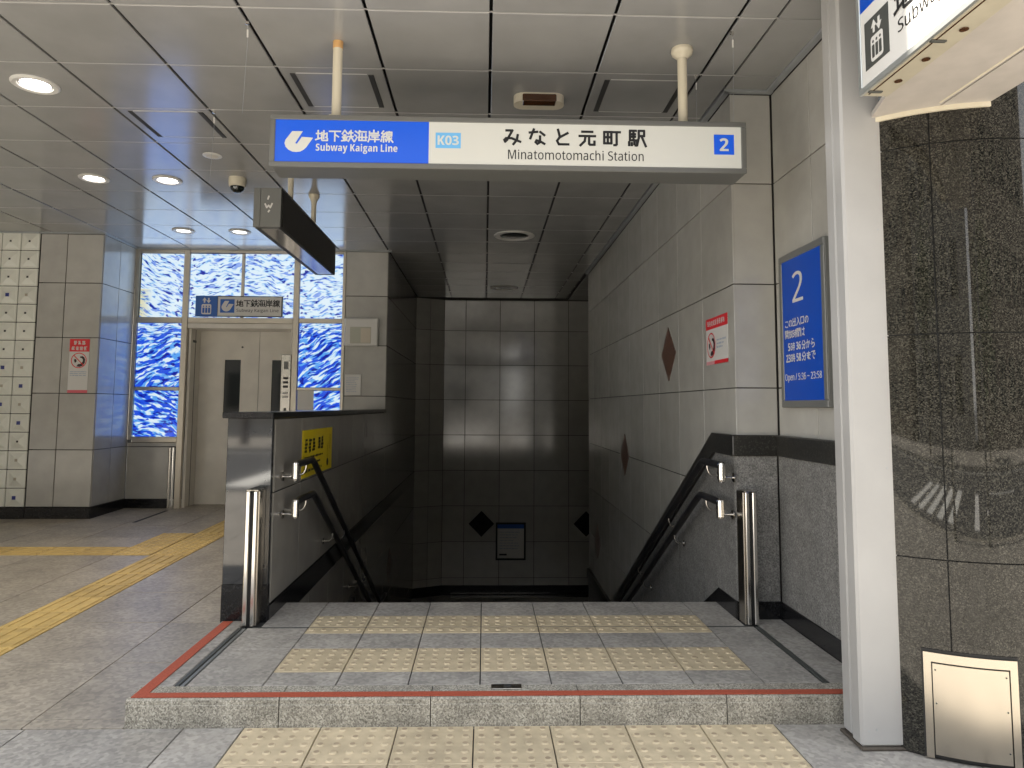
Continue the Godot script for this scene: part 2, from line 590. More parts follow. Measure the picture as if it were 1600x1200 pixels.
func materials() -> void:
	var mottled := grey_tex(512, 3, 0.012, 0.93, 1.0)
	var fine := grey_tex(512, 11, 0.05, 0.80, 1.0)
	var worn := grey_tex(512, 13, 0.014, 0.86, 1.03, 6)
	M.worn_tex = worn
	var wavy := grey_tex(256, 21, 0.008, 0.0, 1.0, 2)
	var tile_colors := []
	for k in [0.95, 1.0, 1.04]:
		var m := tri(mat(lin(0.44 * k, 0.43 * k, 0.395 * k), 0.16), mottled, 1.7)
		bump(m, wavy, 0.018)
		tile_colors.append(m)
	M.tile = tile_colors
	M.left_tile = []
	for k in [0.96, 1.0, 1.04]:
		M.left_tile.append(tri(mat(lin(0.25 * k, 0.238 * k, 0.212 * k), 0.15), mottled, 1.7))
	M.polished_tile = []
	for k in [0.97, 1.0, 1.03]:
		M.polished_tile.append(tri(mat(lin(0.46 * k, 0.45 * k, 0.415 * k), 0.11, 0.0, 0.72), mottled, 1.7))
	var g1 := ramp([[0.0, 0.09, 0.09, 0.085], [0.45, 0.19, 0.185, 0.175], [0.8, 0.27, 0.265, 0.25], [1.0, 0.36, 0.35, 0.33]])
	var kerb_ramp := ramp([[0.0, 0.075, 0.066, 0.052], [0.3, 0.20, 0.185, 0.152], [0.65, 0.30, 0.28, 0.23], [1.0, 0.46, 0.435, 0.375]])
	M.kerb = tri(mat(Color.WHITE, 0.8), stone(512, 31, 0.34, kerb_ramp, 0.3, 0.01), 0.8)
	var dado_tex := stone(512, 41, 0.28, g1, 0.16, 0.012)
	M.dado = []
	for k in [0.94, 1.0, 1.06]:
		M.dado.append(tri(mat(lin(0.85 * k, 0.85 * k, 0.85 * k), 0.62), dado_tex, 0.8))
	var floor_ramp := ramp([[0.0, 0.17, 0.17, 0.17], [0.5, 0.235, 0.235, 0.235], [1.0, 0.30, 0.30, 0.295]])
	var floor_tex := stone(768, 51, 0.20, floor_ramp, 0.22, 0.010)
	M.floor = []
	for k in [0.94, 1.0, 1.05]:
		M.floor.append(tri(mat(lin(1.27 * k, 1.19 * k, 1.07 * k), 0.56), floor_tex, 2.3))
	M.hall_floor = []
	for k in [0.95, 1.0, 1.05]:
		M.hall_floor.append(tri(mat(lin(1.20 * k, 1.06 * k, 0.86 * k), 0.42), floor_tex, 2.6))
	M.pale_block = []
	for k in [0.93, 1.0, 1.04]:
		M.pale_block.append(tri(mat(lin(0.52 * k, 0.43 * k, 0.285 * k), 0.7), worn, 0.9))
	for m in M.pale_block:
		m.vertex_color_use_as_albedo = true
	M.yellow_block = []
	for k in [0.92, 1.0, 1.05]:
		M.yellow_block.append(tri(mat(lin(0.54 * k, 0.38 * k, 0.13 * k), 0.6), worn, 0.9))
	var dark_ramp := ramp([[0.0, 0.006, 0.006, 0.007], [0.7, 0.011, 0.011, 0.012], [1.0, 0.03, 0.03, 0.03]])
	M.black_stone = tri(mat(Color.WHITE, 0.16), stone(256, 61, 0.3, dark_ramp, 0.1), 0.5)
	M.coping = tri(mat(lin(1.5, 1.45, 1.35), 0.35), stone(256, 66, 0.3, ramp([[0.0, 0.008, 0.008, 0.008], [0.7, 0.016, 0.016, 0.015], [1.0, 0.05, 0.05, 0.045]]), 0.2), 0.5)
	M.plinth = tri(mat(Color.WHITE, 0.05, 0.0, 0.75), stone(256, 67, 0.3, ramp([[0.0, 0.016, 0.017, 0.019], [0.7, 0.022, 0.024, 0.026], [1.0, 0.03, 0.03, 0.033]]), 0.2), 0.5)
	var col_ramp := ramp([[0.0, 0.006, 0.006, 0.005], [0.42, 0.018, 0.017, 0.014], [0.64, 0.038, 0.036, 0.029], [0.84, 0.07, 0.066, 0.053], [1.0, 0.14, 0.13, 0.105]])
	M.column = tri(mat(lin(0.78, 0.78, 0.78), 0.03, 0.0, 0.44), stone(1024, 71, 0.30, col_ramp, 0.14), 1.15)
	var brown := tri(mat(lin(0.125, 0.062, 0.040), 0.35), mottled, 0.6)
	M.brown = brown
	M.ceiling = []
	for k in [0.97, 1.0, 1.03]:
		var m := tri(mat(lin(0.325 * k, 0.325 * k, 0.32 * k), 0.16, 0.0, 0.6), mottled, 3.1)
		bump(m, wavy, 0.03)
		M.ceiling.append(m)
	M.seam = mat(lin(0.55, 0.54, 0.52), 0.35, 0.4)
	M.trim = mat(lin(0.34, 0.36, 0.37), 0.4, 0.3)
	M.black = mat(lin(0.006, 0.006, 0.006), 0.6)
	M.grout = mat(lin(0.045, 0.042, 0.038), 0.9)
	M.floor_grout = mat(lin(0.03, 0.03, 0.03), 0.95)
	M.steel = mat(lin(0.60, 0.57, 0.52), 0.24, 1.0)
	M.bright_steel = mat(lin(0.80, 0.78, 0.74), 0.16, 1.0)
	M.rubbed_steel = tri(mat(lin(0.50, 0.46, 0.395), 0.27, 1.0), grey_tex(256, 91, 0.01, 0.95, 1.0), 0.9)
	M.sign_grey = mat(lin(0.15, 0.153, 0.145), 0.42, 0.2)
	M.dark_grey = mat(lin(0.05, 0.053, 0.048), 0.5)
	M.white = mat(lin(0.60, 0.59, 0.56), 0.4)
	M.white_paint = tri(mat(lin(0.385, 0.38, 0.37), 0.38), grey_tex(256, 81, 0.01, 0.93, 1.0), 2.0)
	M.cream = mat(lin(0.60, 0.55, 0.43), 0.42)
	M.soffit_cream = tri(mat(lin(0.42, 0.385, 0.30), 0.55), mottled, 0.7)
	M.soffit_white = tri(mat(lin(0.46, 0.425, 0.39), 0.5), mottled, 0.8)
	M.lift_cream = tri(mat(lin(0.72, 0.685, 0.61), 0.22), mottled, 2.2)
	M.red = mat(lin(0.66, 0.012, 0.018), 0.4)
	M.red_paint = tri(mat(lin(0.42, 0.085, 0.042), 0.75), fine, 0.35)
	M.blue = mat(lin(0.001, 0.060, 0.43), 0.35, 0.0, 0.3)
	M.sign_blue = mat(lin(0.02, 0.11, 0.42), 0.3)
	M.pale_blue = mat(lin(0.16, 0.42, 0.68), 0.35)
	M.ink = mat(lin(0.008, 0.008, 0.009), 0.5)
	M.figure = mat(lin(0.02, 0.005, 0.006), 0.5)
	M.yellow = mat(lin(0.68, 0.53, 0.01), 0.45)
	M.smoked = mat(lin(0.055, 0.02, 0.006), 0.12)
	M.dark_glass = mat(lin(0.006, 0.009, 0.008), 0.05)
	M.faded = mat(lin(0.35, 0.40, 0.48), 0.5)
	M.asphalt = tri(mat(lin(0.075, 0.075, 0.076), 0.85), fine, 0.6)
	M.line_paint = mat(lin(0.75, 0.75, 0.72), 0.7)
	M.ceramic = []
	for k in [0.96, 1.0, 1.03]:
		M.ceramic.append(mat(lin(0.70 * k, 0.705 * k, 0.63 * k), 0.18))

func glow(c: Color, energy: float) -> StandardMaterial3D:
	var m := mat(c, 0.3)
	m.emission_enabled = true
	m.emission = c
	m.emission_energy_multiplier = energy
	return m

func area(at: Vector3, turn: Vector3, size: Vector2, c: Color, energy: float, called: String) -> void:
	var l := AreaLight3D.new()
	l.name = numbered(self, called)
	l.area_size = size
	l.light_color = c
	l.light_energy = energy
	l.area_range = 12.0
	l.shadow_enabled = true
	add_child(l)
	l.position = at
	l.rotation = turn

# ---------------------------------------------------------------- ground and the street behind the camera
func sheet(parent: Node, called: String, x0: float, z0: float, x1: float, z1: float, y: float, m: Material) -> MeshInstance3D:
	var s := start()
	face(s, PackedVector3Array([Vector3(x0, y, z0), Vector3(x1, y, z0), Vector3(x1, y, z1), Vector3(x0, y, z1)]), Vector3(0, y - 1, 0))
	return put(parent, called, s.commit(), m)

func ground_and_street() -> void:
	var g := structure("ground")
	var gm := tri(mat(lin(0.16, 0.16, 0.155), 0.9), null, 2.0)
	gm.albedo_texture = null
	sheet(g, "ground_sheet", -150, -2.96, 150, 150, -0.022, gm)
	sheet(g, "ground_sheet", -150, -150, 150, -13.2, -0.022, gm)
	sheet(g, "ground_sheet", -150, -13.2, -9.3, -2.96, -0.022, gm)
	sheet(g, "ground_sheet", 6.2, -13.2, 150, -2.96, -0.022, gm)
	var p := structure("pavement", Vector3.ZERO, Vector3(-PI / 2, 0, 0))
	put(p, "bedding", boxm(Vector3(15.4, 5.55, 0.01)), M.floor_grout, Vector3(-1.7, 0.18, -0.0155))
	var xs := steps(-1.17 - 0.61 * 13, 0.61, 6.0)
	# front strip of warning blocks lies between the kerb and the plain slabs
	tiles(p, "paving_slab", xs.filter(func(x): return x < -0.95) + [-0.935], [2.42, 2.945], 0.006, M.floor)
	tiles(p, "paving_slab", [1.172, 1.78, 2.39, 3.0, 6.0], [2.42, 2.945], 0.006, M.floor)
	tiles(p, "paving_slab", xs.filter(func(x): return x < -0.95) + [-0.935], [2.345, 2.42], 0.006, M.floor)
	tiles(p, "paving_slab", [1.172, 1.78, 2.39, 3.0, 6.0], [2.345, 2.42], 0.006, M.floor)
	tiles(p, "paving_slab", xs, [-2.6, -1.99, -1.38, -0.77, -0.16, 0.45, 1.06, 1.67, 2.345], 0.006, M.floor)
	for i in 7:
		for j in 2:
			put(p, "tactile_block", tactile("dots", 0.301), M.pale_block[rng.randi() % 3], Vector3(-0.935 + 0.301 * (i + 0.5), 2.945 - 0.3 * (j + 0.5), 0.001))
	# kerb of the roadway, the road, its markings, the far pavement
	var k := structure("road_kerb")
	for i in 26:
		put(k, "kerb_stone", boxm(Vector3(0.99, 0.16, 0.16), 0.012), M.kerb, Vector3(-13 + i, -0.076, 2.69))
	var r := structure("road")
	sheet(r, "asphalt_sheet", -60, 2.77, 60, 12.0, -0.012, M.asphalt)
	for x in [-3.9, -3.0, -2.1, -1.2, -0.3]:
		sheet(r, "crosswalk_stripe", x - 0.24, 3.5, x + 0.24, 7.5, -0.008, M.line_paint)
	sheet(r, "stop_line", 1.4, 3.4, 1.75, 7.2, -0.008, M.line_paint)
	for i in 8:
		sheet(r, "lane_line", 3.0 + i * 5, 7.3, 6.0 + i * 5, 7.45, -0.008, M.line_paint)
	sheet(r, "edge_line", -60, 11.4, 60, 11.52, -0.008, M.line_paint)
	var f := structure("far_pavement")
	put(f, "pavement_slab", boxm(Vector3(120, 0.2, 6.0), 0.02), mat(lin(0.30, 0.28, 0.25), 0.85), Vector3(0, 0.02, 15.0))
	# buildings across the road, which the polished stone mirrors
	var walls := [[-24.0, 16.0, 15.0, lin(0.30, 0.26, 0.20), "beige office block with window bands across the road"], [-6.0, 15.0, 11.0, lin(0.25, 0.24, 0.22), "low grey shop building with wide windows across the road"], [11.0, 17.0, 19.0, lin(0.22, 0.19, 0.16), "tall brown apartment block across the road"]]
	for w in walls:
		var b := thing("street_building", w[4], "building", Vector3(w[0], 0, 24.0))
		put(b, "wall", boxm(Vector3(w[1], w[2], 11.0), 0.05), mat(w[3], 0.8), Vector3(0, w[2] / 2, 0))
		put(b, "roof", boxm(Vector3(w[1] + 0.6, 0.4, 11.6), 0.05), mat(lin(0.25, 0.25, 0.25), 0.8), Vector3(0, w[2] + 0.2, 0))
		for fl in int(w[2] / 3.4):
			for i in int(w[1] / 2.6):
				put(b, "window", boxm(Vector3(1.7, 1.7, 0.1), 0.02), M.dark_glass, Vector3(-w[1] / 2 + 1.5 + i * 2.6, 2.0 + fl * 3.4, -5.52))
	for t in [[-7.0, "leafy street tree by the crossing", 5.4], [4.2, "slender street tree beyond the stop line", 4.6]]:
		var o := thing("street_tree", t[1], "tree", Vector3(t[0], 0.1, 13.2))
		var s := start()
		rings(s, PackedVector3Array([Vector3.ZERO, Vector3(0.04, 1.2, 0), Vector3(0, 2.4, 0.05), Vector3(0.1, 3.6, 0)]), PackedVector3Array([Vector3.RIGHT, Vector3.RIGHT, Vector3.RIGHT, Vector3.RIGHT]), PackedVector3Array([Vector3.BACK, Vector3.BACK, Vector3.BACK, Vector3.BACK]), PackedFloat32Array([0.14, 0.11, 0.09, 0.05]), 10)
		put(o, "trunk", s.commit(), mat(lin(0.06, 0.045, 0.035), 0.9))
		var c := start()
		for i in 900:
			var d := Vector3(rng.randfn(), rng.randfn(), rng.randfn()) * Vector3(0.75, 0.9, 0.75) + Vector3(0, t[2] - 1.2, 0)
			var b := Basis.from_euler(Vector3(rng.randf() * TAU, rng.randf() * TAU, 0)) * 0.16
			face(c, PackedVector3Array([d - b.x, d - b.y * 0.6, d + b.x, d + b.y * 0.6]), d - b.z)
		put(o, "crown", c.commit(), mat(lin(0.05, 0.09, 0.03), 0.7))
	for x in [0.35, 2.3]:
		var o := thing("street_pole", "grey street pole at the kerb %s" % ("by the crossing" if x < 1 else "beyond the column"), "pole", Vector3(x, 0, 2.35), 0.0, "poles along the kerb")
		put(o, "shaft", lathem([[0.09, 0.0], [0.09, 0.3], [0.06, 0.34], [0.05, 4.5], [0.0, 4.52]], 16), mat(lin(0.2, 0.2, 0.2), 0.4, 0.6))

# ---------------------------------------------------------------- lift hall on the left
const ROWS := [0.0, 0.19, 0.785, 1.38, 1.975, 2.565, 3.10]

func hall() -> void:
	var f := structure("hall_floor", Vector3(0, 0, -2.95), Vector3(-PI / 2 + 0.0142, 0, 0))
	put(f, "bedding", boxm(Vector3(7.6, 6.2, 0.02)), M.floor_grout, Vector3(-5.22, 3.1, -0.021))
	var xs := steps(-1.19 - 0.61 * 13, 0.61, -1.405)
	var ys := []
	ys = [0.0, 0.08, 0.69, 1.315, 1.94, 2.55, 3.16, 3.78, 4.40, 5.02, 5.64, 6.2]
	var path := Rect2(-2.71, 0.0, 0.305, 6.0)
	# slabs are cut where the guiding path crosses them
	for i in range(xs.size() - 1):
		for piece in cut(xs[i], xs[i + 1], -2.71, -2.405):
			tiles(f, "floor_slab", piece, ys, 0.005, M.hall_floor)
	tiles(f, "floor_slab", [-2.71, -2.405], [5.18, 5.64, 6.2], 0.005, M.hall_floor)
	var y := 0.0
	var n := 0
	while y < 4.9:
		var in_block: bool = y > 2.75 and y < 3.7
		put(f, "tactile_block", tactile("dots" if in_block or y > 4.5 else "bars", 0.303), M.yellow_block[n % 3], Vector3(-2.5575, y + 0.1515, 0.002))
		if in_block:
			put(f, "tactile_block", tactile("dots", 0.303), M.yellow_block[(n + 1) % 3], Vector3(-2.861, y + 0.1515, 0.006))
		y += 0.3045
		n += 1
	for i in 15:
		put(f, "tactile_block", tactile("bars", 0.303), M.yellow_block[i % 3], Vector3(-3.164 - i * 0.3045, 3.197, 0.006), Vector3(0, 0, PI / 2))
	var fs := start()
	box(fs, Vector3(-3.57, 4.93, 0.0008), Vector3(0.035, 0.75, 0.003))
	put(f, "floor_seam", fs.commit(), M.black)
	# pier with two columns of wall tile, its side towards the lift
	var p := structure("pier_wall", Vector3(0, 0, -7.71))
	put(p, "backing", boxm(Vector3(0.62, 3.4, 0.68)), M.grout, Vector3(-4.455, 1.68, -0.36))
	tiles(p, "wall_tile", [-4.80, -4.516, -4.132], ROWS.slice(1), 0.008, M.tile)
	panel(p, "skirting", -4.80, 0.0, -4.128, 0.186, 0.006, 0.02, M.black_stone, 0.002)
	var ps := structure("pier_side_wall", Vector3(-4.13, 0, 0), Vector3(0, PI / 2, 0))
	tiles(ps, "wall_tile", [7.725, 8.07, 8.42], ROWS.slice(1), 0.006, M.tile)
	panel(ps, "skirting", 7.705, 0.0, 8.44, 0.186, 0.006, 0.02, M.black_stone, 0.002)
	# relief tiles
	var w := structure("relief_tile_wall", Vector3(0, 0, -7.70))
	put(w, "backing", boxm(Vector3(4.4, 3.4, 0.3)), M.grout, Vector3(-7.01, 1.68, -0.17))
	panel(w, "skirting", -9.2, 0.0, -4.803, 0.186, 0.004, 0.02, M.black_stone, 0.002)
	var dots := [mat(lin(0.02, 0.02, 0.02), 0.3), mat(lin(0.02, 0.03, 0.20), 0.3), mat(lin(0.40, 0.36, 0.28), 0.4)]
	for i in 11:
		for j in 15:
			var c := Vector3(-4.905 - i * 0.2, 0.287 + j * 0.1945, 0)
			var kind: int = 0 if j > 7 and (j != 11) else [1, 2, 2, 0, 1, 2][(i * 5 + j * 7) % 6]
			var sz: float = 0.011 if kind == 0 else (0.02 if kind == 1 else 0.015)
			var key := "relief%d" % kind
			if not meshes.has(key):
				var s := start()
				box(s, Vector3(0, 0, -0.008), Vector3(0.193, 0.188, 0.016), 0.004)
				var o := 0.074
				for e in [[-1, -1, 1, -1], [1, -1, 1, 1], [1, 1, -1, 1], [-1, 1, -1, -1]]:
					face(s, PackedVector3Array([Vector3(e[0] * o, e[1] * o, 0.0005), Vector3(e[2] * o, e[3] * o, 0.0005), Vector3(e[2] * sz, e[3] * sz, 0.016), Vector3(e[0] * sz, e[1] * sz, 0.016)]), Vector3(0, 0, -0.05))
				face(s, PackedVector3Array([Vector3(-sz, -sz, 0.016), Vector3(sz, -sz, 0.016), Vector3(sz, sz, 0.016), Vector3(-sz, sz, 0.016)]), Vector3.ZERO)
				meshes[key] = s.commit()
			var t := put(w, "relief_tile", meshes[key], M.ceramic[rng.randi() % 3], c)
			put(t, "inset", boxm(Vector3(sz * 1.9, sz * 1.9, 0.004), 0.001), dots[kind], Vector3(0, 0, 0.0165))
	tiles(w, "wall_tile", steps(-9.2, 0.59, -7.01), ROWS.slice(1), 0.008, M.tile)
	# hall behind and beside
	var e := structure("hall_end_wall")
	put(e, "wall_slab", boxm(Vector3(0.3, 3.6, 5.4), 0.01), M.tile[1], Vector3(-9.3, 1.6, -5.3))
	put(e, "wall_slab", boxm(Vector3(8.2, 6.4, 0.3), 0.01), M.grout, Vector3(-5.2, 0.0, -12.5))
	var pw := structure("lift_side_wall", Vector3(0, 0, -8.43))
	put(pw, "backing", boxm(Vector3(0.50, 3.4, 0.3)), M.grout, Vector3(-1.425, 1.69, -0.165))
	tiles(pw, "wall_tile", [-1.662, -1.165], ROWS.slice(1), 0.008, M.tile)

func cut(a: float, b: float, p: float, q: float) -> Array:
	if b <= p or a >= q:
		return [[a, b]]
	var out := []
	if a < p:
		out.append([a, p])
	if b > q:
		out.append([q, b])
	return out

# ---------------------------------------------------------------- raised landing and stairs
const PL := 0.11

func platform_and_stairs() -> void:
	var k := structure("step_kerb")
	var seams := [-1.402, -0.803, -0.205, 0.392, 0.985, 1.66]
	for i in range(seams.size() - 1):
		var w: float = seams[i + 1] - seams[i] - 0.004
		var s := start()
		var prof := PackedVector2Array([Vector2(-0.13, -0.16), Vector2(0.0, -0.16), Vector2(0.0, PL - 0.026), Vector2(-0.002, PL - 0.024), Vector2(-0.002, PL - 0.006), Vector2(-0.008, PL), Vector2(-0.13, PL)])
		prism(s, prof, w / 2, w, Transform3D(Basis(Vector3(0, 0, 1), Vector3.UP, Vector3(-1, 0, 0)), Vector3((seams[i] + seams[i + 1]) / 2, 0, -2.945)))
		put(k, "kerb_stone", s.commit(), M.kerb)
	for z in [-3.075, -3.575]:
		var l := 0.496 if z > -3.1 else 0.46
		put(k, "kerb_stone", boxm(Vector3(0.13, 0.27, l), 0.005), M.floor[0], Vector3(-1.337, PL - 0.135, z - l / 2 - 0.002))
	var f := structure("landing_floor", Vector3(0, PL, 0), Vector3(-PI / 2, 0, 0))
	put(f, "bedding", boxm(Vector3(2.9, 1.245, 0.12)), M.floor_grout, Vector3(0.2, 3.70, -0.068))
	var zs := [3.078, 3.228, 3.528, 3.757, 3.851, 3.861, 4.057, 4.335]
	for j in 7:
		var z0: float = zs[j]
		var z1: float = zs[j + 1]
		if j == 4:
			continue
		var yellow := j == 1 or j == 3 or j == 5
		if not yellow:
			tiles(f, "floor_slab", [-0.909, -0.609, -0.309, -0.009, 0.291, 0.591, 0.891, 1.191], [z0, z1], 0.005, M.floor)
		elif j == 1:
			for i in 7:
				put(f, "tactile_block", tactile("dots", 0.3), M.pale_block[rng.randi() % 3], Vector3(-0.759 + i * 0.3, 3.378, 0.002))
		else:
			for i in 7:
				put(f, "tactile_block", half_block(z1 - z0, 1 if j == 3 else 3), M.pale_block[rng.randi() % 3], Vector3(-0.759 + i * 0.3, (z0 + z1) / 2, 0.002))
	tiles(f, "floor_slab", [-1.225, -0.909], [3.078, 3.528, 3.851], 0.005, M.floor)
	tiles(f, "floor_slab", [-1.160, -0.909], [3.861, 4.335], 0.005, M.floor)
	tiles(f, "floor_slab", [1.191, 1.440], [3.078, 3.528, 3.851], 0.005, M.floor)
	tiles(f, "floor_slab", [1.191, 1.398], [3.861, 4.335], 0.005, M.floor)
	tiles(f, "floor_slab", [1.472, 1.64], [3.078, 3.55, 3.98], 0.005, M.floor)
	# edge channels and the track of the flood boards
	panel(f, "edge_channel", -1.268, 3.078, -1.249, 3.84, 0.004, 0.02, M.dark_grey, 0.002)
	panel(f, "edge_channel", -1.246, 3.078, -1.228, 3.84, 0.001, 0.02, M.sign_grey, 0.002)
	panel(f, "edge_channel", 1.443, 3.078, 1.468, 3.84, 0.003, 0.02, M.dark_grey, 0.002)
	panel(f, "board_track", -1.2, 3.852, 1.44, 3.860, 0.001, 0.02, M.dark_grey)
	# painted line on the outer edge
	var rl := start()
	prism(rl, PackedVector2Array([Vector2(-1.386, 2.957), Vector2(1.66, 2.957), Vector2(1.66, 2.999), Vector2(-1.335, 2.999), Vector2(-1.335, 3.955), Vector2(-1.386, 3.955)]), 0.0045, 0.003)
	put(f, "painted_line", rl.commit(), M.red_paint)
	var fb := thing("floor_bolt", "small steel floor bolt plate set behind the red line", "floor bolt", Vector3(0.10, PL + 0.001, -3.045))
	put(fb, "plate", boxm(Vector3(0.125, 0.004, 0.05), 0.001), M.rubbed_steel, Vector3(0, 0.002, 0))
	put(fb, "catch", boxm(Vector3(0.03, 0.008, 0.02), 0.002), M.black, Vector3(0.005, 0.006, 0))
	# stairs
	var st := structure("stairs")
	for i in 12:
		var yt := PL - 0.165 * (i + 1)
		put(st, "step", boxm(Vector3(2.56, 0.164, 0.33), 0.006), M.floor[i % 3], Vector3(0.12, yt - 0.082, -4.345 - 0.3 * i - 0.16))
		put(st, "nosing", boxm(Vector3(2.5, 0.006, 0.05), 0.002), M.dark_grey, Vector3(0.12, yt + 0.003, -4.345 - 0.3 * i - 0.27))
	put(st, "riser", boxm(Vector3(2.56, 0.20, 0.03)), M.floor[1], Vector3(0.12, PL - 0.125, -4.322))
	put(st, "underside", boxm(Vector3(2.56, 0.2, 4.2)), M.grout, Vector3(0.12, -1.35, -6.0), Vector3(-0.503, 0, 0))
	var lf := structure("lower_landing_floor")
	put(lf, "landing_slab", boxm(Vector3(6.2, 0.2, 4.9), 0.01), M.floor[0], Vector3(1.9, -1.972, -9.95))
	put(lf, "drain_channel", boxm(Vector3(2.9, 0.012, 0.10), 0.003), M.steel, Vector3(0.9, -1.868, -12.1))

func half_block(deep: float, rows: int) -> Mesh:
	var s := start()
	s.set_color(Color.WHITE)
	box(s, Vector3(0, 0, -0.01), Vector3(0.295, deep - 0.004, 0.02), 0.0015)
	for i in 5:
		for j in rows:
			dome(s, Vector3((i - 2) * 0.06, (j - (rows - 1) / 2.0) * 0.06, 0), rng.randf_range(0.2, 0.9))
	return s.commit()

# ---------------------------------------------------------------- walls round the stairs
func stairwell_walls() -> void:
	var deep_rows := [-1.9, -1.589, -0.996, -0.403, 0.19, 0.785, 1.38, 1.975, 2.565, 3.10]
	var r := structure("right_stair_wall", Vector3(1.42, 0, 0), Vector3(0, -PI / 2, 0))
	put(r, "backing", boxm(Vector3(5.66, 5.1, 0.28)), M.grout, Vector3(-6.86, 0.55, -0.155))
	var zs := steps(-3.995, -0.588, -9.68)
	tiles(r, "wall_tile", zs, deep_rows, 0.006, M.tile)
	put(r, "end_trim", boxm(Vector3(0.02, 5.0, 0.3)), M.tile[1], Vector3(-9.70, 0.6, -0.15))
	# dark stone diamonds set along the fall of the stairs
	for d in [[-5.453, 1.6775], [-7.217, 0.790], [-8.981, -0.40]]:
		put(r, "diamond_inlay", prismm([Vector2(d[0] - 0.212, d[1]), Vector2(d[0], d[1] - 0.208), Vector2(d[0] + 0.212, d[1]), Vector2(d[0], d[1] + 0.208)], 0.0035, 0.012), M.brown)
	# granite dado that follows the stairs, with its coping and skirting
	var s := 0.55
	var ze := -7.95
	var drop := (-4.33 - ze) * s
	var dado := PackedVector2Array([Vector2(-3.98, 0.0), Vector2(-3.98, 1.0), Vector2(-4.33, 1.0), Vector2(ze, 1.0 - drop), Vector2(-9.70, 1.0 - drop), Vector2(-9.70, -1.9), Vector2(ze, -1.9), Vector2(-4.33, 0.0)])
	clipped(r, "dado_panel", zs, dado, 0.006, M.dado, 0.018, 0.016)
	var cop := PackedVector2Array([Vector2(-3.975, 1.0), Vector2(-3.975, 1.115), Vector2(-4.34, 1.115), Vector2(ze, 1.115 - drop), Vector2(-9.70, 1.115 - drop), Vector2(-9.70, 1.0 - drop), Vector2(ze + 0.03, 1.0 - drop), Vector2(-4.31, 1.0)])
	put(r, "coping", prismm(Array(cop), 0.034, 0.05), M.coping)
	var sk := PackedVector2Array([Vector2(-3.975, 0.05), Vector2(-3.975, 0.205), Vector2(-4.29, 0.205), Vector2(ze, 0.205 - drop), Vector2(-9.70, 0.205 - drop), Vector2(-9.70, -1.87), Vector2(ze, -1.87), Vector2(-4.33, 0.05)])
	put(r, "skirting", prismm(Array(sk), 0.024, 0.03), M.black_stone)
	# the short return and the outer length of the same wall
	var c := structure("corner_wall", Vector3(0, 0, -4.0))
	put(c, "backing", boxm(Vector3(0.23, 3.3, 0.2)), M.grout, Vector3(1.545, 1.55, -0.12))
	tiles(c, "wall_tile", [1.424, 1.66], [1.10, 1.38, 1.975, 2.565, 3.10], 0.006, M.tile)
	panel(c, "dado_panel", 1.405, 0.1, 1.64, 1.0, 0.018, 0.016, M.dado[2])
	panel(c, "coping", 1.386, 1.0, 1.648, 1.115, 0.034, 0.05, M.coping, 0.006)
	panel(c, "skirting", 1.396, 0.05, 1.644, 0.205, 0.024, 0.03, M.black_stone, 0.003)
	var o := structure("outer_wall", Vector3(1.665, 0, 0), Vector3(0, -PI / 2, 0))
	put(o, "backing", boxm(Vector3(1.16, 3.4, 0.28)), M.grout, Vector3(-3.42, 1.6, -0.155))
	tiles(o, "wall_tile", [-3.995, -3.525, -2.95], [1.10, 1.38, 1.975, 2.565, 3.10], 0.006, M.tile)
	panel(o, "dado_panel", -3.975, 0.1, -2.93, 1.0, 0.018, 0.016, M.dado[1])
	panel(o, "coping", -3.966, 1.0, -2.93, 1.115, 0.034, 0.05, M.coping, 0.006)
	panel(o, "skirting", -3.972, 0.05, -2.93, 0.205, 0.024, 0.03, M.black_stone, 0.003)
	# end wall of the stairwell, its splayed corner, the left wall
	var b := structure("back_wall", Vector3(0, 0, -12.2))
	put(b, "backing", boxm(Vector3(6.0, 5.4, 0.28)), M.grout, Vector3(2.2, 0.6, -0.155))
	tiles(b, "wall_tile", [-0.70, -0.332] + steps(0.258, 0.59, 5.0), deep_rows, 0.008, M.polished_tile)
	panel(b, "skirting", -0.70, -1.88, 5.0, -1.71, 0.008, 0.02, M.black_stone, 0.002)
	for x in [-0.037, 1.733]:
		put(b, "diamond_inlay", prismm([Vector2(x - 0.215, -0.70), Vector2(x, -0.915), Vector2(x + 0.215, -0.70), Vector2(x, -0.485)], 0.0035, 0.012), M.black_stone)
	var d := structure("splay_wall", Vector3(-0.93, 0, -12.09), Vector3(0, atan2(0.22, 0.46), 0))
	put(d, "backing", boxm(Vector3(0.56, 5.2, 0.2)), M.grout, Vector3(0, 0.6, -0.115))
	tiles(d, "wall_tile", [-0.255, 0.0, 0.255], deep_rows, 0.007, M.tile)
	panel(d, "skirting", -0.255, -1.88, 0.255, -1.71, 0.008, 0.02, M.black_stone, 0.002)
	var l := structure("left_stair_wall", Vector3(-1.16, 0, 0), Vector3(0, PI / 2, 0))
	put(l, "backing", boxm(Vector3(3.78, 3.4, 0.22)), M.grout, Vector3(10.34, 1.45, -0.127))
	put(l, "backing", boxm(Vector3(8.2, 2.3, 0.24)), M.grout, Vector3(8.15, -1.1, -0.135))
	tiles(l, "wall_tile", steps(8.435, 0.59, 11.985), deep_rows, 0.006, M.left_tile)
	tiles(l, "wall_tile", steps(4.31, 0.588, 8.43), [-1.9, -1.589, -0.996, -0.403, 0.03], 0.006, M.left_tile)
	panel(l, "floor_band", 3.99, 0.035, 11.98, 0.186, 0.006, 0.02, M.black_stone, 0.002)
	put(l, "diamond_inlay", prismm([Vector2(9.23, -0.70), Vector2(9.02, -0.915), Vector2(8.81, -0.70), Vector2(9.02, -0.485)], 0.0035, 0.012), M.brown)
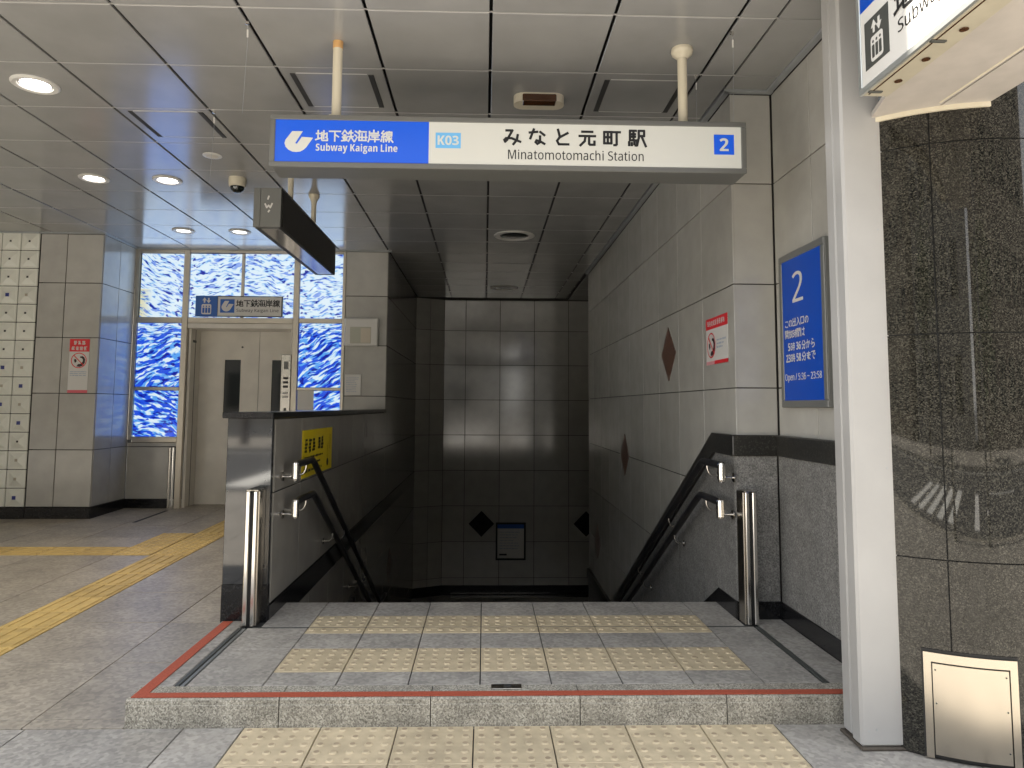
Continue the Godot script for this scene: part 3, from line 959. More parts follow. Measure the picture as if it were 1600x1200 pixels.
	# passage that turns off to the right at the foot of the stairs
	var t := structure("passage_wall")
	put(t, "wall_slab", boxm(Vector3(3.6, 5.2, 0.3)), M.tile[0], Vector3(3.35, 0.6, -9.55))
	put(t, "wall_slab", boxm(Vector3(0.3, 5.2, 3.2)), M.tile[0], Vector3(5.15, 0.6, -10.9))

# ---------------------------------------------------------------- ceiling
func ceiling() -> void:
	var c := structure("ceiling", Vector3(0, 3.11, 0), Vector3(PI / 2, 0, 0))
	put(c, "ceiling_slab", boxm(Vector3(14.8, 10.6, 0.3)), M.black, Vector3(-2.0, -7.6, -0.19))
	var xs := []
	var k := -16
	while 0.015 + 0.586 * k < 1.39:
		xs.append(0.015 + 0.586 * k)
		k += 1
	var ys := []
	k = 0
	while -2.619 - 0.586 * k > -12.3:
		ys.append(-2.619 - 0.586 * k)
		k += 1
	ys.append(-2.30)
	ys.sort()
	for i in xs.size():
		var x0: float = xs[i]
		var x1: float = xs[i + 1] if i + 1 < xs.size() else 1.375
		for j in range(ys.size() - 1):
			var y0: float = ys[j]
			var y1: float = ys[j + 1]
			if x1 < -1.2 and y1 < -8.5:
				continue
			if y1 - y0 < 0.05:
				continue
			var o := put(c, "ceiling_panel", boxm(Vector3(x1 - x0 - 0.016, y1 - y0 - 0.007, 0.014), 0.0025), M.ceiling[rng.randi() % 3], Vector3((x0 + x1) / 2, (y0 + y1) / 2, -0.007))
			o.rotation = Vector3(rng.randf_range(-1, 1), rng.randf_range(-1, 1), 0) * 0.0016
	# narrow panels in the recess beside the outer wall and past the foot of the stairs
	tiles(c, "ceiling_panel", [1.375, 1.635], [-3.96, -3.791, -3.205, -2.88], 0.007, M.ceiling, 0.014)
	tiles(c, "ceiling_panel", steps(1.375, 0.586, 5.3), [-2.90, -2.619, -2.30], 0.007, M.ceiling, 0.014)
	tiles(c, "ceiling_panel", steps(1.42, 0.586, 5.0), steps(-12.2, 0.586, -9.7), 0.01, M.ceiling, 0.014)
	for j in range(1, ys.size() - 1):
		var left := -9.2 if ys[j] > -8.43 else -1.15
		panel(c, "seam_strip", left, ys[j] - 0.0025, 1.38, ys[j] + 0.0025, -0.0015, 0.006, M.seam)
	# edge trims
	for e in [[1.375, -9.70, 1.415, -3.955], [1.375, -3.995, 1.665, -3.957], [1.622, -3.957, 1.66, -2.88], [-1.66, -8.43, -1.12, -8.395], [-4.13, -8.425, -1.662, -8.39], [-4.80, -7.705, -4.10, -7.675], [-4.128, -8.39, -4.10, -7.705], [-9.2, -7.70, -4.802, -7.67]]:
		panel(c, "edge_trim", e[0], e[1], e[2], e[3], 0.012, 0.03, M.trim, 0.003)
	var u := structure("upper_wall")
	put(u, "facade_slab", boxm(Vector3(15.6, 4.6, 11.0), 0.05), mat(lin(0.40, 0.38, 0.35), 0.7), Vector3(-1.6, 5.75, -7.76))
	put(u, "lintel", boxm(Vector3(15.2, 0.36, 0.06), 0.01), M.trim, Vector3(-1.7, 3.28, -2.28))
	put(u, "side_slab", boxm(Vector3(3.9, 3.45, 6.6), 0.02), mat(lin(0.35, 0.33, 0.30), 0.7), Vector3(4.2, 1.72, -6.35))
	put(u, "side_slab", boxm(Vector3(3.9, 3.45, 1.0), 0.02), mat(lin(0.35, 0.33, 0.30), 0.7), Vector3(4.55, 1.72, -3.4))

# ---------------------------------------------------------------- low wall on the left of the stairs
func parapet() -> void:
	var p := thing("parapet_wall", "low tiled wall with polished dark granite end beside the stairs", "low wall", Vector3(-1.285, 0, -3.97))
	put(p, "core", boxm(Vector3(0.22, 1.18, 4.40)), M.grout, Vector3(0, 0.60, -2.235))
	put(p, "end_slab", boxm(Vector3(0.245, 0.895, 0.03), 0.003), M.plinth, Vector3(0, 0.7475, -0.018))
	put(p, "end_skirting", boxm(Vector3(0.249, 0.31, 0.034), 0.003), M.black_stone, Vector3(0, 0.146, -0.017))
	put(p, "coping", boxm(Vector3(0.275, 0.034, 4.50), 0.004), M.black_stone, Vector3(0, 1.211, -2.205))
	var zs := [0.05] + steps(0.62, 0.588, 4.44)
	for i in range(zs.size() - 1):
		for e in [[0.19, 0.785], [0.785, 1.19]]:
			var w: float = zs[i + 1] - zs[i] - 0.005
			var h: float = e[1] - e[0] - 0.006
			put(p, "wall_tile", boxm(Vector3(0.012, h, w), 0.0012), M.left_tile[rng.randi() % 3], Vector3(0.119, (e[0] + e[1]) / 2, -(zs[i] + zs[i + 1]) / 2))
			put(p, "wall_tile", boxm(Vector3(0.012, h, w), 0.002), M.tile[rng.randi() % 3], Vector3(-0.119, (e[0] + e[1]) / 2, -(zs[i] + zs[i + 1]) / 2))
	var n := thing("yellow_notice", "yellow notice with black print and arrow on the left stair wall", "notice", Vector3(-1.1585, 0, -4.60), PI / 2)
	panel(n, "sheet", 0.0, 0.80, 0.88, 1.105, 0.003, 0.0025, M.yellow)
	blurred_row(n, 0.05, 0.955, 3, 0.095, 0.014, 0.0035, M.ink, 51)
	blurred_row(n, 0.42, 0.965, 2, 0.085, 0.016, 0.0035, M.ink, 52)
	print_lines(n, 0.06, 0.925, 0.55, 2, 0.04, 0.014, 0.0035, M.ink, 4)
	print_lines(n, 0.06, 0.84, 0.5, 1, 0.04, 0.02, 0.0035, M.ink, 6)
	var a := start()
	prism(a, PackedVector2Array([Vector2(0.72, 0.86), Vector2(0.74, 0.86), Vector2(0.74, 1.0), Vector2(0.80, 1.0), Vector2(0.80, 1.06), Vector2(0.83, 1.03), Vector2(0.80, 0.95), Vector2(0.80, 0.98), Vector2(0.72, 0.98)]), 0.0035, 0.0008)
	prism(a, PackedVector2Array(disc(0.028, 14, Vector2(0.73, 0.855))), 0.005, 0.0008)
	put(n, "arrow", a.commit(), M.ink)

# ---------------------------------------------------------------- lift front with its lit glass
func glass_picture() -> ImageTexture:
	var w := 732
	var h := 660
	var im := Image.create(w, h, false, Image.FORMAT_RGB8)
	var a := FastNoiseLite.new()
	a.seed = 5
	a.frequency = 1.0
	a.fractal_octaves = 3
	var b := FastNoiseLite.new()
	b.seed = 17
	b.frequency = 1.0
	b.fractal_octaves = 2
	var c := FastNoiseLite.new()
	c.seed = 29
	c.frequency = 1.0
	c.fractal_octaves = 2
	for py in h:
		for px in w:
			var x := px / 300.0        # metres from the left edge
			var y := 2.2 - py / 300.0  # metres above the lower edge
			var fall := 0.30 * sin(x * 1.9 + y * 0.8) + 0.10
			var lean: float = [0.28, -0.22, 0.18, -0.25, -0.35, 0.3, -0.55][pane_of(x, y)]
			var u := x
			var v := y + (fall * 0.35 + lean) * (x - 1.2) + 0.055 * b.get_noise_2d(x * 2.2, y * 2.0) + 0.008 * b.get_noise_2d(x * 9.0, y * 9.0)
			var low := clampf((1.42 - y) * 4.0, 0.0, 1.0)
			var n1 := a.get_noise_2d(u * 6.5 * lerpf(1.0, 0.72, low), v * 24.0 * lerpf(1.0, 0.75, low))
			var n2 := a.get_noise_2d(u * 5.0 + 40.0, v * 17.0 + 9.0)
			var n3 := c.get_noise_2d(x * 11.0, y * 15.0)
			# curls run down beside the uprights
			var side := 0.0
			for e in [0.50, 0.66, 1.80, 1.98]:
				side = maxf(side, 1.0 - absf(x - e) / 0.12)
			side = maxf(side, clampf((y - 2.06) / 0.12, 0.0, 1.0) * 0.8)
			side = maxf(side, 0.9 - absf(y - 1.42) / 0.14)
			side = clampf(side, 0.0, 1.0) * 0.75
			var light := smoothstep(0.02, 0.34, n1 + 0.24 * low - 0.03)
			var mid := smoothstep(0.08, 0.30, n2 + 0.24 * low - 0.10)
			var dark := smoothstep(0.08, 0.26, lerpf(n1 * 0.9 + n2 * 0.2 - 0.22 + 0.10 * low, n3 - 0.02, side))
			var col := Color(0.86, 0.93, 0.97)
			if y > 1.42 and x < 0.2 and y < 1.75:
				col = col.lerp(Color(0.86, 0.85, 0.72), clampf((0.2 - x) * 8.0, 0.0, 1.0))
			col = col.lerp(Color(0.26, 0.58, 0.94), light * (0.50 + 0.35 * low))
			col = col.lerp(Color(0.05, 0.24, 0.85), mid * (0.42 + 0.45 * low))
			col = col.lerp(Color(0.06, 0.07, 0.52), dark * 0.8)
			im.set_pixel(px, py, col)
	return ImageTexture.create_from_image(im)

func pane_of(x: float, y: float) -> int:
	if y > 1.37:
		return 0 if x < 0.6 else (1 if x < 1.255 else (2 if x < 1.9 else 3))
	return (4 if y > 0.56 else 5) if x < 1.0 else 6

func lift() -> void:
	var L := thing("elevator", "lift front framed by lit blue and white art glass panels", "elevator", Vector3(-4.13, 0.0, -8.43))
	# local x runs from the pier, so world x = local - 4.13
	var gm := mat(Color.WHITE, 0.08)
	var pic := glass_picture()
	gm.albedo_texture = pic
	gm.albedo_color = lin(0.25, 0.25, 0.25)
	gm.emission_enabled = true
	gm.emission_texture = pic
	gm.emission_energy_multiplier = 0.155
	for p in [[0.062, 2.295, 0.56, 3.05], [0.635, 2.295, 1.236, 3.055], [1.274, 2.295, 1.855, 3.06], [1.93, 2.295, 2.431, 3.065], [0.05, 1.474, 0.56, 2.222], [0.05, 0.896, 0.56, 1.43], [1.933, 1.478, 2.431, 2.235], [1.933, 0.896, 2.431, 1.44]]:
		var s := start()
		var q := [[p[0], p[1]], [p[0], p[3]], [p[2], p[3]], [p[2], p[1]]]
		for m in [0, 1, 2, 0, 2, 3]:
			s.set_normal(Vector3(0, 0, 1))
			s.set_uv(Vector2(q[m][0] / 2.44, 1.0 - (q[m][1] - 0.88) / 2.2))
			s.add_vertex(Vector3(q[m][0], q[m][1], -0.012))
		for i in 4:
			var a: Array = q[i]
			var b: Array = q[(i + 1) % 4]
			face(s, PackedVector3Array([Vector3(a[0], a[1], -0.012), Vector3(b[0], b[1], -0.012), Vector3(b[0], b[1], -0.030), Vector3(a[0], a[1], -0.030)]), Vector3((p[0] + p[2]) / 2, (p[1] + p[3]) / 2, -0.02))
		put(L, "light_panel", s.commit(), gm)
	area(Vector3(-2.88, 2.68, -8.40), Vector3(0, PI, 0), Vector2(2.35, 0.76), Color(0.72, 0.84, 1.0), 0.10, "panel_light")
	area(Vector3(-3.82, 1.56, -8.40), Vector3(0, PI, 0), Vector2(0.5, 1.3), Color(0.45, 0.65, 1.0), 0.04, "panel_light")
	# frame bars
	var fm := tri(mat(lin(0.50, 0.46, 0.39), 0.34, 0.75), null, 1.0)
	fm.albedo_texture = null
	for b in [[0.0, 0.86, 0.045, 3.10], [0.563, 0.07, 0.632, 3.10], [1.858, 0.07, 1.927, 3.10], [2.434, 0.07, 2.47, 3.10]]:
		panel(L, "frame_post", b[0], b[1], b[2], b[3], 0.012, 0.05, fm, 0.004)
	for b in [[0.045, 3.055, 0.563, 3.10], [0.632, 3.062, 1.858, 3.10], [1.927, 3.068, 2.434, 3.10], [0.045, 2.225, 0.563, 2.292], [0.632, 2.225, 1.858, 2.292], [1.927, 2.238, 2.434, 2.292], [0.045, 1.433, 0.563, 1.471], [1.927, 1.443, 2.434, 1.475], [0.045, 0.83, 0.563, 0.893], [1.927, 0.83, 2.434, 0.893]]:
		panel(L, "frame_rail", b[0], b[1], b[2], b[3], 0.008, 0.045, fm, 0.004)
	panel(L, "frame_rail", 1.238, 2.295, 1.272, 3.06, 0.004, 0.03, fm, 0.003)
	panel(L, "lamp_box", 0.03, 0.86, 0.56, 3.09, -0.06, 0.3, M.grout)
	panel(L, "lamp_box", 1.93, 0.86, 2.46, 3.09, -0.06, 0.3, M.grout)
	panel(L, "lamp_box", 0.56, 2.25, 1.93, 3.09, -0.06, 0.3, M.grout)
	# lower panels
	panel(L, "base_panel", 0.0, 0.186, 0.475, 0.775, -0.004, 0.03, M.tile[1], 0.003)
	panel(L, "base_panel", 0.0, 0.785, 0.56, 0.825, -0.004, 0.03, M.tile[0], 0.002)
	panel(L, "base_panel", 1.93, 0.0, 2.47, 0.825, -0.004, 0.03, M.tile[0], 0.003)
	panel(L, "skirting", 0.0, 0.0, 0.475, 0.182, 0.002, 0.03, M.black_stone, 0.002)
	panel(L, "side_post", 0.484, 0.05, 0.502, 0.775, 0.006, 0.03, M.steel, 0.003)
	panel(L, "side_post", 0.52, 0.05, 0.535, 0.775, 0.002, 0.03, M.bright_steel, 0.003)
	# recess and the two door leaves
	panel(L, "header", 0.632, 2.165, 1.858, 2.223, 0.004, 0.35, M.lift_cream, 0.003)
	put(L, "jamb", boxm(Vector3(0.03, 2.10, 0.34), 0.002), M.lift_cream, Vector3(0.649, 1.12, -0.21))
	put(L, "jamb", boxm(Vector3(0.03, 2.10, 0.34), 0.002), M.lift_cream, Vector3(1.841, 1.12, -0.21))
	put(L, "jamb_groove", boxm(Vector3(0.008, 2.08, 0.012)), M.dark_grey, Vector3(0.662, 1.12, -0.17))
	put(L, "jamb_plate", boxm(Vector3(0.004, 0.03, 0.10), 0.001), M.dark_grey, Vector3(0.666, 2.02, -0.14))
	for e in [[0.666, 1.376, 0.966, 1.16], [1.382, 1.826, 1.536, 1.726]]:
		var x0: float = e[0]
		var x1: float = e[1]
		var s := start()
		for q in [[x0, 0.08, e[2], 2.163], [e[3], 0.08, x1, 2.163], [e[2], 0.08, e[3], 1.165], [e[2], 1.815, e[3], 2.163]]:
			box(s, Vector3((q[0] + q[2]) / 2, (q[1] + q[3]) / 2, -0.335), Vector3(q[2] - q[0], q[3] - q[1], 0.04))
		var d := put(L, "door_leaf", s.commit(), M.lift_cream)
		panel(d, "window_pane", e[2], 1.165, e[3], 1.815, -0.328, 0.01, M.dark_glass)
	panel(L, "door_seam", 1.376, 0.08, 1.382, 2.163, -0.33, 0.03, M.dark_grey)
	put(L, "door_stud", lathem([[0.012, 0.0], [0.012, 0.01], [0.0, 0.012]], 12), M.dark_grey, Vector3(1.175, 1.97, -0.315), Vector3(PI / 2, 0, 0))
	# call plate on the right upright
	panel(L, "call_plate", 1.742, 1.10, 1.853, 1.86, 0.016, 0.02, M.steel, 0.003)
	panel(L, "speaker_grille", 1.775, 1.69, 1.825, 1.78, 0.018, 0.004, M.sign_grey)
	for y in [1.585, 1.535, 1.485]:
		panel(L, "indicator", 1.77, y - 0.013, 1.828, y + 0.013, 0.019, 0.004, M.ink, 0.001)
	for y in [1.41, 1.365]:
		panel(L, "call_button", 1.765, y - 0.014, 1.832, y + 0.014, 0.021, 0.008, M.white, 0.003)
	panel(L, "key_switch", 1.785, 1.19, 1.815, 1.235, 0.020, 0.006, M.dark_grey, 0.002)
	# sign above the doors
	var g := thing("lift_sign", "blue and white lift sign with kanji above the lift doors", "sign", Vector3(-3.40, 2.30, -8.41))
	panel(g, "board", 0.0, 0.0, 1.012, 0.245, 0.026, 0.03, M.dark_grey, 0.003)
	panel(g, "blue_field", 0.004, 0.004, 0.255, 0.241, 0.029, 0.004, M.sign_blue)
	panel(g, "white_field", 0.262, 0.010, 1.0, 0.233, 0.029, 0.004, M.white)
	lift_mark(g, 0.055, 0.025, 0.15, 0.20, 0.0302, M.white, M.sign_blue)
	panel(g, "emblem_field", 0.29, 0.045, 0.455, 0.205, 0.0305, 0.002, M.sign_blue)
	emblem(g, 0.305, 0.06, 0.14, 0.125, 0.0316, M.white)
	var s2 := start()
	write(s2, "地下鉄海岸線", 0.475, 0.115, 0.088, 0.085, 0.0105, 0.031, 0.94)
	put(g, "lettering", s2.commit(), M.ink)
	words(g, "Subway Kaigan Line", 0.48, 0.045, 0.49, 0.05, 0.0305, M.ink)
	# things on the wall beside it
	var d := thing("display_box", "white wall box with small grey screen right of the lift glass", "wall box", Vector3(-1.46, 2.13, -8.42))
	panel(d, "case", -0.195, -0.165, 0.2, 0.165, 0.06, 0.06, M.white, 0.012)
	panel(d, "screen", -0.125, -0.135, 0.12, 0.06, 0.0635, 0.006, mat(lin(0.42, 0.42, 0.35), 0.2), 0.002)
	panel(d, "screen_picture", 0.0, -0.125, 0.115, 0.045, 0.0645, 0.003, mat(lin(0.5, 0.45, 0.36), 0.3))
	var n := thing("notice_plate", "small white notice plate with fine print below the wall box", "notice", Vector3(-1.548, 1.51, -8.42))
	panel(n, "plate", -0.095, -0.125, 0.095, 0.125, 0.008, 0.008, M.white, 0.003)
	print_lines(n, -0.075, 0.09, 0.15, 9, 0.021, 0.007, 0.0085, M.faded, 12)
	var t := thing("glass_notice", "plain white sheet stuck on the blue glass beside the lift", "notice", Vector3(-2.11, 1.33, -8.436))
	panel(t, "sheet", -0.085, -0.12, 0.105, 0.12, 0.003, 0.002, M.white)

# ---------------------------------------------------------------- right edge: white pillar, granite column, soffit
func column_and_pillar() -> void:
	var p := thing("white_pillar", "white painted steel pillar with a vertical groove beside the granite column", "pillar", Vector3(1.41, 0, -2.716))
	put(p, "front_case", boxm(Vector3(0.17, 5.0, 0.072), 0.010), M.white_paint, Vector3(0.085, 2.512, -0.036))
	put(p, "core", boxm(Vector3(0.13, 5.0, 0.10)), mat(lin(0.12, 0.13, 0.14), 0.6), Vector3(0.102, 2.512, -0.075))
	put(p, "rear_case", boxm(Vector3(0.17, 5.0, 0.072), 0.010), M.white_paint, Vector3(0.097, 2.512, -0.128))
	put(p, "edge_strip", boxm(Vector3(0.008, 5.0, 0.05), 0.002), M.white_paint, Vector3(0.175, 2.512, -0.022))
	put(p, "sealant", boxm(Vector3(0.185, 0.014, 0.172), 0.005), tri(mat(lin(0.075, 0.062, 0.048), 0.85), M.worn_tex, 0.2), Vector3(0.092, 0.006, -0.081))
	for e in [[0.03, 0.05], [0.06, 0.055], [0.14, 0.19], [0.145, 0.62], [0.135, 1.02], [0.14, 1.52], [0.135, 1.95], [0.14, 2.33]]:
		put(p, "screw", lathem([[0.0035, 0.0], [0.0035, 0.001], [0.0, 0.0015]], 8), M.trim, Vector3(e[0], e[1] + 0.02, 0.0), Vector3(PI / 2, 0, 0))
	var c := thing("granite_column", "round column of polished dark speckled granite slabs", "column", Vector3(2.0, 0, -3.2))
	var R := 0.65
	var bk := start()
	ring_plate(bk, R - 0.008, -0.74, 1.5, 0.0, 5.0, 0.2)
	put(c, "core", bk.commit(), M.black)
	var ys := [0.004, 0.712, 1.55, 2.285, 3.1, 5.0]
	var fs := [-0.745, -0.472, 0.33, 0.95, 1.45]
	for i in range(ys.size() - 1):
		for j in range(fs.size() - 1):
			var s := start()
			ring_plate(s, R, fs[j] + 0.004, fs[j + 1] - 0.004, ys[i] + 0.0025, ys[i + 1] - 0.0025, 0.02)
			put(c, "granite_slab", s.commit(), M.column)
	var a := thing("access_panel", "curved steel access panel low on the granite column", "panel", Vector3(2.0, 0, -3.2))
	var ga := start()
	ring_plate(ga, R + 0.004, -0.622, -0.155, 0.008, 0.388, 0.006)
	put(a, "gasket", ga.commit(), M.black)
	var fr := start()
	ring_plate(fr, R + 0.012, -0.612, -0.575, 0.006, 0.378, 0.012)
	ring_plate(fr, R + 0.012, -0.202, -0.165, 0.006, 0.378, 0.012)
	ring_plate(fr, R + 0.012, -0.575, -0.202, 0.346, 0.378, 0.012)
	put(a, "frame", fr.commit(), M.rubbed_steel)
	var dr := start()
	ring_plate(dr, R + 0.0105, -0.569, -0.208, 0.02, 0.340, 0.010)
	put(a, "door", dr.commit(), M.rubbed_steel)
	for e in [[-0.556, 0.318], [-0.221, 0.318], [-0.556, 0.20], [-0.221, 0.20], [-0.221, 0.06]]:
		var d := Vector3(sin(e[0]), 0, cos(e[0]))
		var o := put(a, "screw", lathem([[0.0032, 0.0], [0.003, 0.0012], [0.0, 0.0016]], 8), M.dark_grey, d * (R + 0.0105) + Vector3(0, e[1], 0))
		o.basis = Basis(Vector3.UP.cross(d), d, Vector3.UP.cross(d).cross(d))
	# canopy beam that runs out from the column over the pavement
	var b := thing("canopy_beam", "pale canopy beam with seams running out above the granite column", "canopy", Vector3(1.47, 2.426, -2.8))
	# outline in plan, (x, -z) in the beam's own axes: it ends along the curve of the column
	for e in [[0.0, 0.242, -0.80, -0.436], [0.256, 0.43, -0.424, -0.155]]:
		var pl := PackedVector2Array([Vector2(e[1], -1.9), Vector2(e[0], -1.9)])
		if e[0] < 0.01:
			pl.append(Vector2(0.0, -0.33))
		for k in 9:
			var f: float = lerpf(e[2], e[3], k / 8.0)
			pl.append(Vector2(0.53 + sin(f) * (R - 0.02), 0.4 - cos(f) * (R - 0.02)))
		put(b, "soffit_board", prismm(Array(pl), 0.02, 0.02), M.soffit_white, Vector3.ZERO, Vector3(-PI / 2, 0, 0))
	put(b, "seam_strip", boxm(Vector3(0.012, 0.02, 1.66), 0.002), M.cream, Vector3(0.249, 0.009, 1.06))
	put(b, "beam_body", boxm(Vector3(0.43, 0.55, 1.56), 0.004), M.soffit_white, Vector3(0.215, 0.297, 1.12))
	var tr := start()
	ring_plate(tr, R + 0.010, -0.77, -0.15, -0.012, 0.008, 0.012)
	put(b, "edge_trim", tr.commit(), M.cream, Vector3(0.53, -0.006, -0.4))

# ---------------------------------------------------------------- main sign
func station_sign() -> void:
	var g := thing("station_sign", "long lit blue and white station name sign hung over the stairs", "sign", Vector3(-1.06, 2.425, -3.41))
	var w := 2.352
	var h := 0.263
	var case := start()
	box(case, Vector3(w / 2, h / 2, -0.102), Vector3(w - 0.004, h - 0.004, 0.176), 0.003)
	put(g, "case", case.commit(), M.sign_grey)
	frame(g, "frame", 0.0, 0.0, w, h, 0.026, 0.0, 0.012, M.sign_grey, 0.003)
	var white := glow(lin(0.50, 0.50, 0.46), 0.05)
	var blue := glow(lin(0.006, 0.065, 0.44), 0.12)
	var pale := glow(lin(0.10, 0.30, 0.52), 0.1)
	panel(g, "blue_light_panel", 0.026, 0.026, 0.775, h - 0.026, -0.006, 0.006, blue)
	panel(g, "white_light_panel", 0.775, 0.026, w - 0.026, h - 0.026, -0.006, 0.006, white)
	var z := -0.0050
	emblem(g, 0.072, 0.074, 0.138, 0.105, z, white)
	characters(g, "地下鉄海岸線", 0.222, 0.128, 0.062, 0.0632, 0.0076, z, 0.98, white, "light_character")
	words(g, "Subway Kaigan Line", 0.224, 0.070, 0.398, 0.050, z, white, true)
	panel(g, "number_light_panel", 0.808, 0.106, 0.932, 0.184, z, 0.002, pale)
	words(g, "K03", 0.818, 0.122, 0.104, 0.047, z + 0.0005, white, true)
	characters(g, "みなと元町駅", 1.142, 0.126, 0.088, 0.1238, 0.0122, z, 1.0, M.ink)
	words(g, "Minatomotomachi Station", 1.165, 0.056, 0.672, 0.050, z, M.ink)
	panel(g, "number_light_panel", 2.190, 0.096, 2.291, 0.198, z, 0.002, blue)
	words(g, "2", 2.218, 0.114, 0.045, 0.066, z + 0.0005, white, true)
	area(Vector3(0.116, 2.556, -3.395), Vector3(0, PI, 0), Vector2(2.3, 0.21), Color(1.0, 0.98, 0.94), 0.02, "sign_light")
	for x in [0.30, 2.062]:
		var p := put(g, "hanger_pole", lathem([[0.024, 0.262], [0.024, 0.70]], 18), M.cream, Vector3(x, 0, -0.095))
		put(p, "flange", lathem([[0.0, 0.262], [0.034, 0.262], [0.034, 0.278], [0.046, 0.282], [0.046, 0.288], [0.026, 0.294]] if x < 1 else [[0.026, 0.63], [0.036, 0.64], [0.052, 0.655], [0.056, 0.668], [0.054, 0.684], [0.0, 0.685]], 20), M.cream)
		if x < 1:
			put(p, "collar", lathem([[0.0255, 0.645], [0.0255, 0.684]], 18), mat(lin(0.62, 0.36, 0.14), 0.5))

# ---------------------------------------------------------------- the sign that hangs end-on and the one above the column
func side_signs() -> void:
	var g := thing("side_sign", "dark hanging sign box seen end-on, with a bracket emblem on its end", "sign", Vector3(-1.605, 2.49, -4.87))
	var l := 1.80
	put(g, "case", boxm(Vector3(0.186, 0.272, l), 0.004), M.dark_grey, Vector3(0.093, 0.136, -l / 2))
	put(g, "end_cap", boxm(Vector3(0.14, 0.276, 0.01), 0.002), M.sign_grey, Vector3(0.118, 0.136, 0.003))
	put(g, "end_cap", boxm(Vector3(0.046, 0.276, 0.012), 0.002), M.sign_grey, Vector3(0.023, 0.136, 0.001))
	put(g, "face", boxm(Vector3(0.006, 0.245, l - 0.06), 0.001), mat(lin(0.016, 0.014, 0.011), 0.35), Vector3(0.188, 0.136, -l / 2 - 0.01))
	put(g, "top_rail", boxm(Vector3(0.014, 0.012, l), 0.002), M.sign_grey, Vector3(0.184, 0.278, -l / 2))
	put(g, "underside", boxm(Vector3(0.13, 0.004, l - 0.1), 0.001), mat(lin(0.42, 0.42, 0.43), 0.12, 0.8), Vector3(0.108, -0.002, -l / 2 + 0.02))
	var s := start()
	for q in [[0.098, 0.195, 0.104, 0.215], [0.080, 0.160, 0.092, 0.135], [0.092, 0.135, 0.104, 0.150], [0.104, 0.150, 0.116, 0.135], [0.116, 0.135, 0.128, 0.163], [0.104, 0.105, 0.110, 0.115]]:
		bar(s, Vector2(q[0], q[1]), Vector2(q[2], q[3]), 0.011, 0.0095)
	put(g, "emblem", s.commit(), M.white)
	for z in [-0.56, -1.30]:
		var p := put(g, "hanger_pole", lathem([[0.022, 0.272], [0.022, 0.63]], 16), M.cream, Vector3(0.093, 0, z))
		put(p, "flange", lathem([[0.0, 0.274], [0.042, 0.274], [0.042, 0.286], [0.023, 0.292]] if z > -1 else [[0.023, 0.54], [0.03, 0.57], [0.048, 0.60], [0.048, 0.618], [0.0, 0.62]], 18), M.cream)
	# projecting sign above the column, its face towards the entrance
	var b := thing("projecting_sign", "white and blue lift sign box projecting over the pavement by the pillar", "sign", Vector3(1.36, 2.40, -2.475), -PI / 2)
	put(b, "case", boxm(Vector3(1.25, 0.62, 0.100), 0.003), M.soffit_cream, Vector3(0.625, 0.312, -0.053))
	frame(b, "frame", 0.0, 0.0, 1.25, 0.625, 0.022, 0.004, 0.012, mat(lin(0.45, 0.47, 0.46), 0.35, 0.7), 0.002)
	panel(b, "white_field", 0.022, 0.022, 1.228, 0.30, 0.0, 0.004, M.white)
	panel(b, "blue_field", 0.022, 0.30, 1.228, 0.603, 0.0, 0.004, M.blue)
	panel(b, "pictogram_field", 0.048, 0.072, 0.198, 0.248, 0.0015, 0.002, M.dark_grey)
	lift_mark(b, 0.075, 0.085, 0.10, 0.15, 0.0024, M.white, M.dark_grey)
	characters(b, "地下鉄海岸線", 0.235, 0.165, 0.10, 0.112, 0.0125, 0.001, 1.0, M.ink)
	words(b, "Subway Kaigan Line", 0.25, 0.092, 0.62, 0.062, 0.001, M.ink)
	var us := start()
	box(us, Vector3(0.62, 0.001, -0.022), Vector3(1.2, 0.004, 0.003))
	put(b, "seam", us.commit(), M.smoked)
	for x in [0.13, 0.285, 0.47, 0.70]:
		put(b, "drain_hole", lathem([[0.0, 0.0], [0.013, 0.0], [0.013, -0.002], [0.0, -0.0021]], 14), M.smoked, Vector3(x, 0.0, -0.066))
	for x in [0.045, 0.40]:
		put(b, "clip", boxm(Vector3(0.014, 0.006, 0.05), 0.002), M.dark_grey, Vector3(x, -0.001, -0.032))

# ---------------------------------------------------------------- posters and plates on the walls
func no_entry(parent: Node, cx: float, cy: float, r: float, z: float) -> void:
	var s := start()
	for k in 28:
		var a := Vector2(cos(TAU * k / 28), sin(TAU * k / 28)) * r
		var b := Vector2(cos(TAU * (k + 1) / 28), sin(TAU * (k + 1) / 28)) * r
		bar(s, Vector2(cx, cy) + a, Vector2(cx, cy) + b, r * 0.11, z + 0.0016)
	bar(s, Vector2(cx - r * 0.7, cy + r * 0.7), Vector2(cx + r * 0.7, cy - r * 0.7), r * 0.12, z + 0.0016)
	put(parent, "prohibition_ring", s.commit(), M.red)
	var f := start()
	var p := PackedVector2Array()
	for q in [[0.15, 0.55], [0.5, 0.6], [0.72, 0.42], [0.86, 0.1], [0.8, -0.35], [0.5, -0.75], [0.1, -0.88], [-0.3, -0.8], [-0.1, -0.5], [0.25, -0.45], [0.5, -0.2], [0.55, 0.1], [0.4, 0.32], [0.12, 0.4]]:
		p.append(Vector2(cx + q[0] * r, cy + q[1] * r))
	prism(f, p, z + 0.001, 0.0006)
	prism(f, PackedVector2Array([Vector2(cx - 0.65 * r, cy + 0.15 * r), Vector2(cx - 0.4 * r, cy + 0.2 * r), Vector2(cx - 0.28 * r, cy - 0.1 * r), Vector2(cx - 0.5 * r, cy - 0.35 * r), Vector2(cx - 0.62 * r, cy - 0.1 * r)]), z + 0.001, 0.0006)
	put(parent, "figure", f.commit(), M.figure)

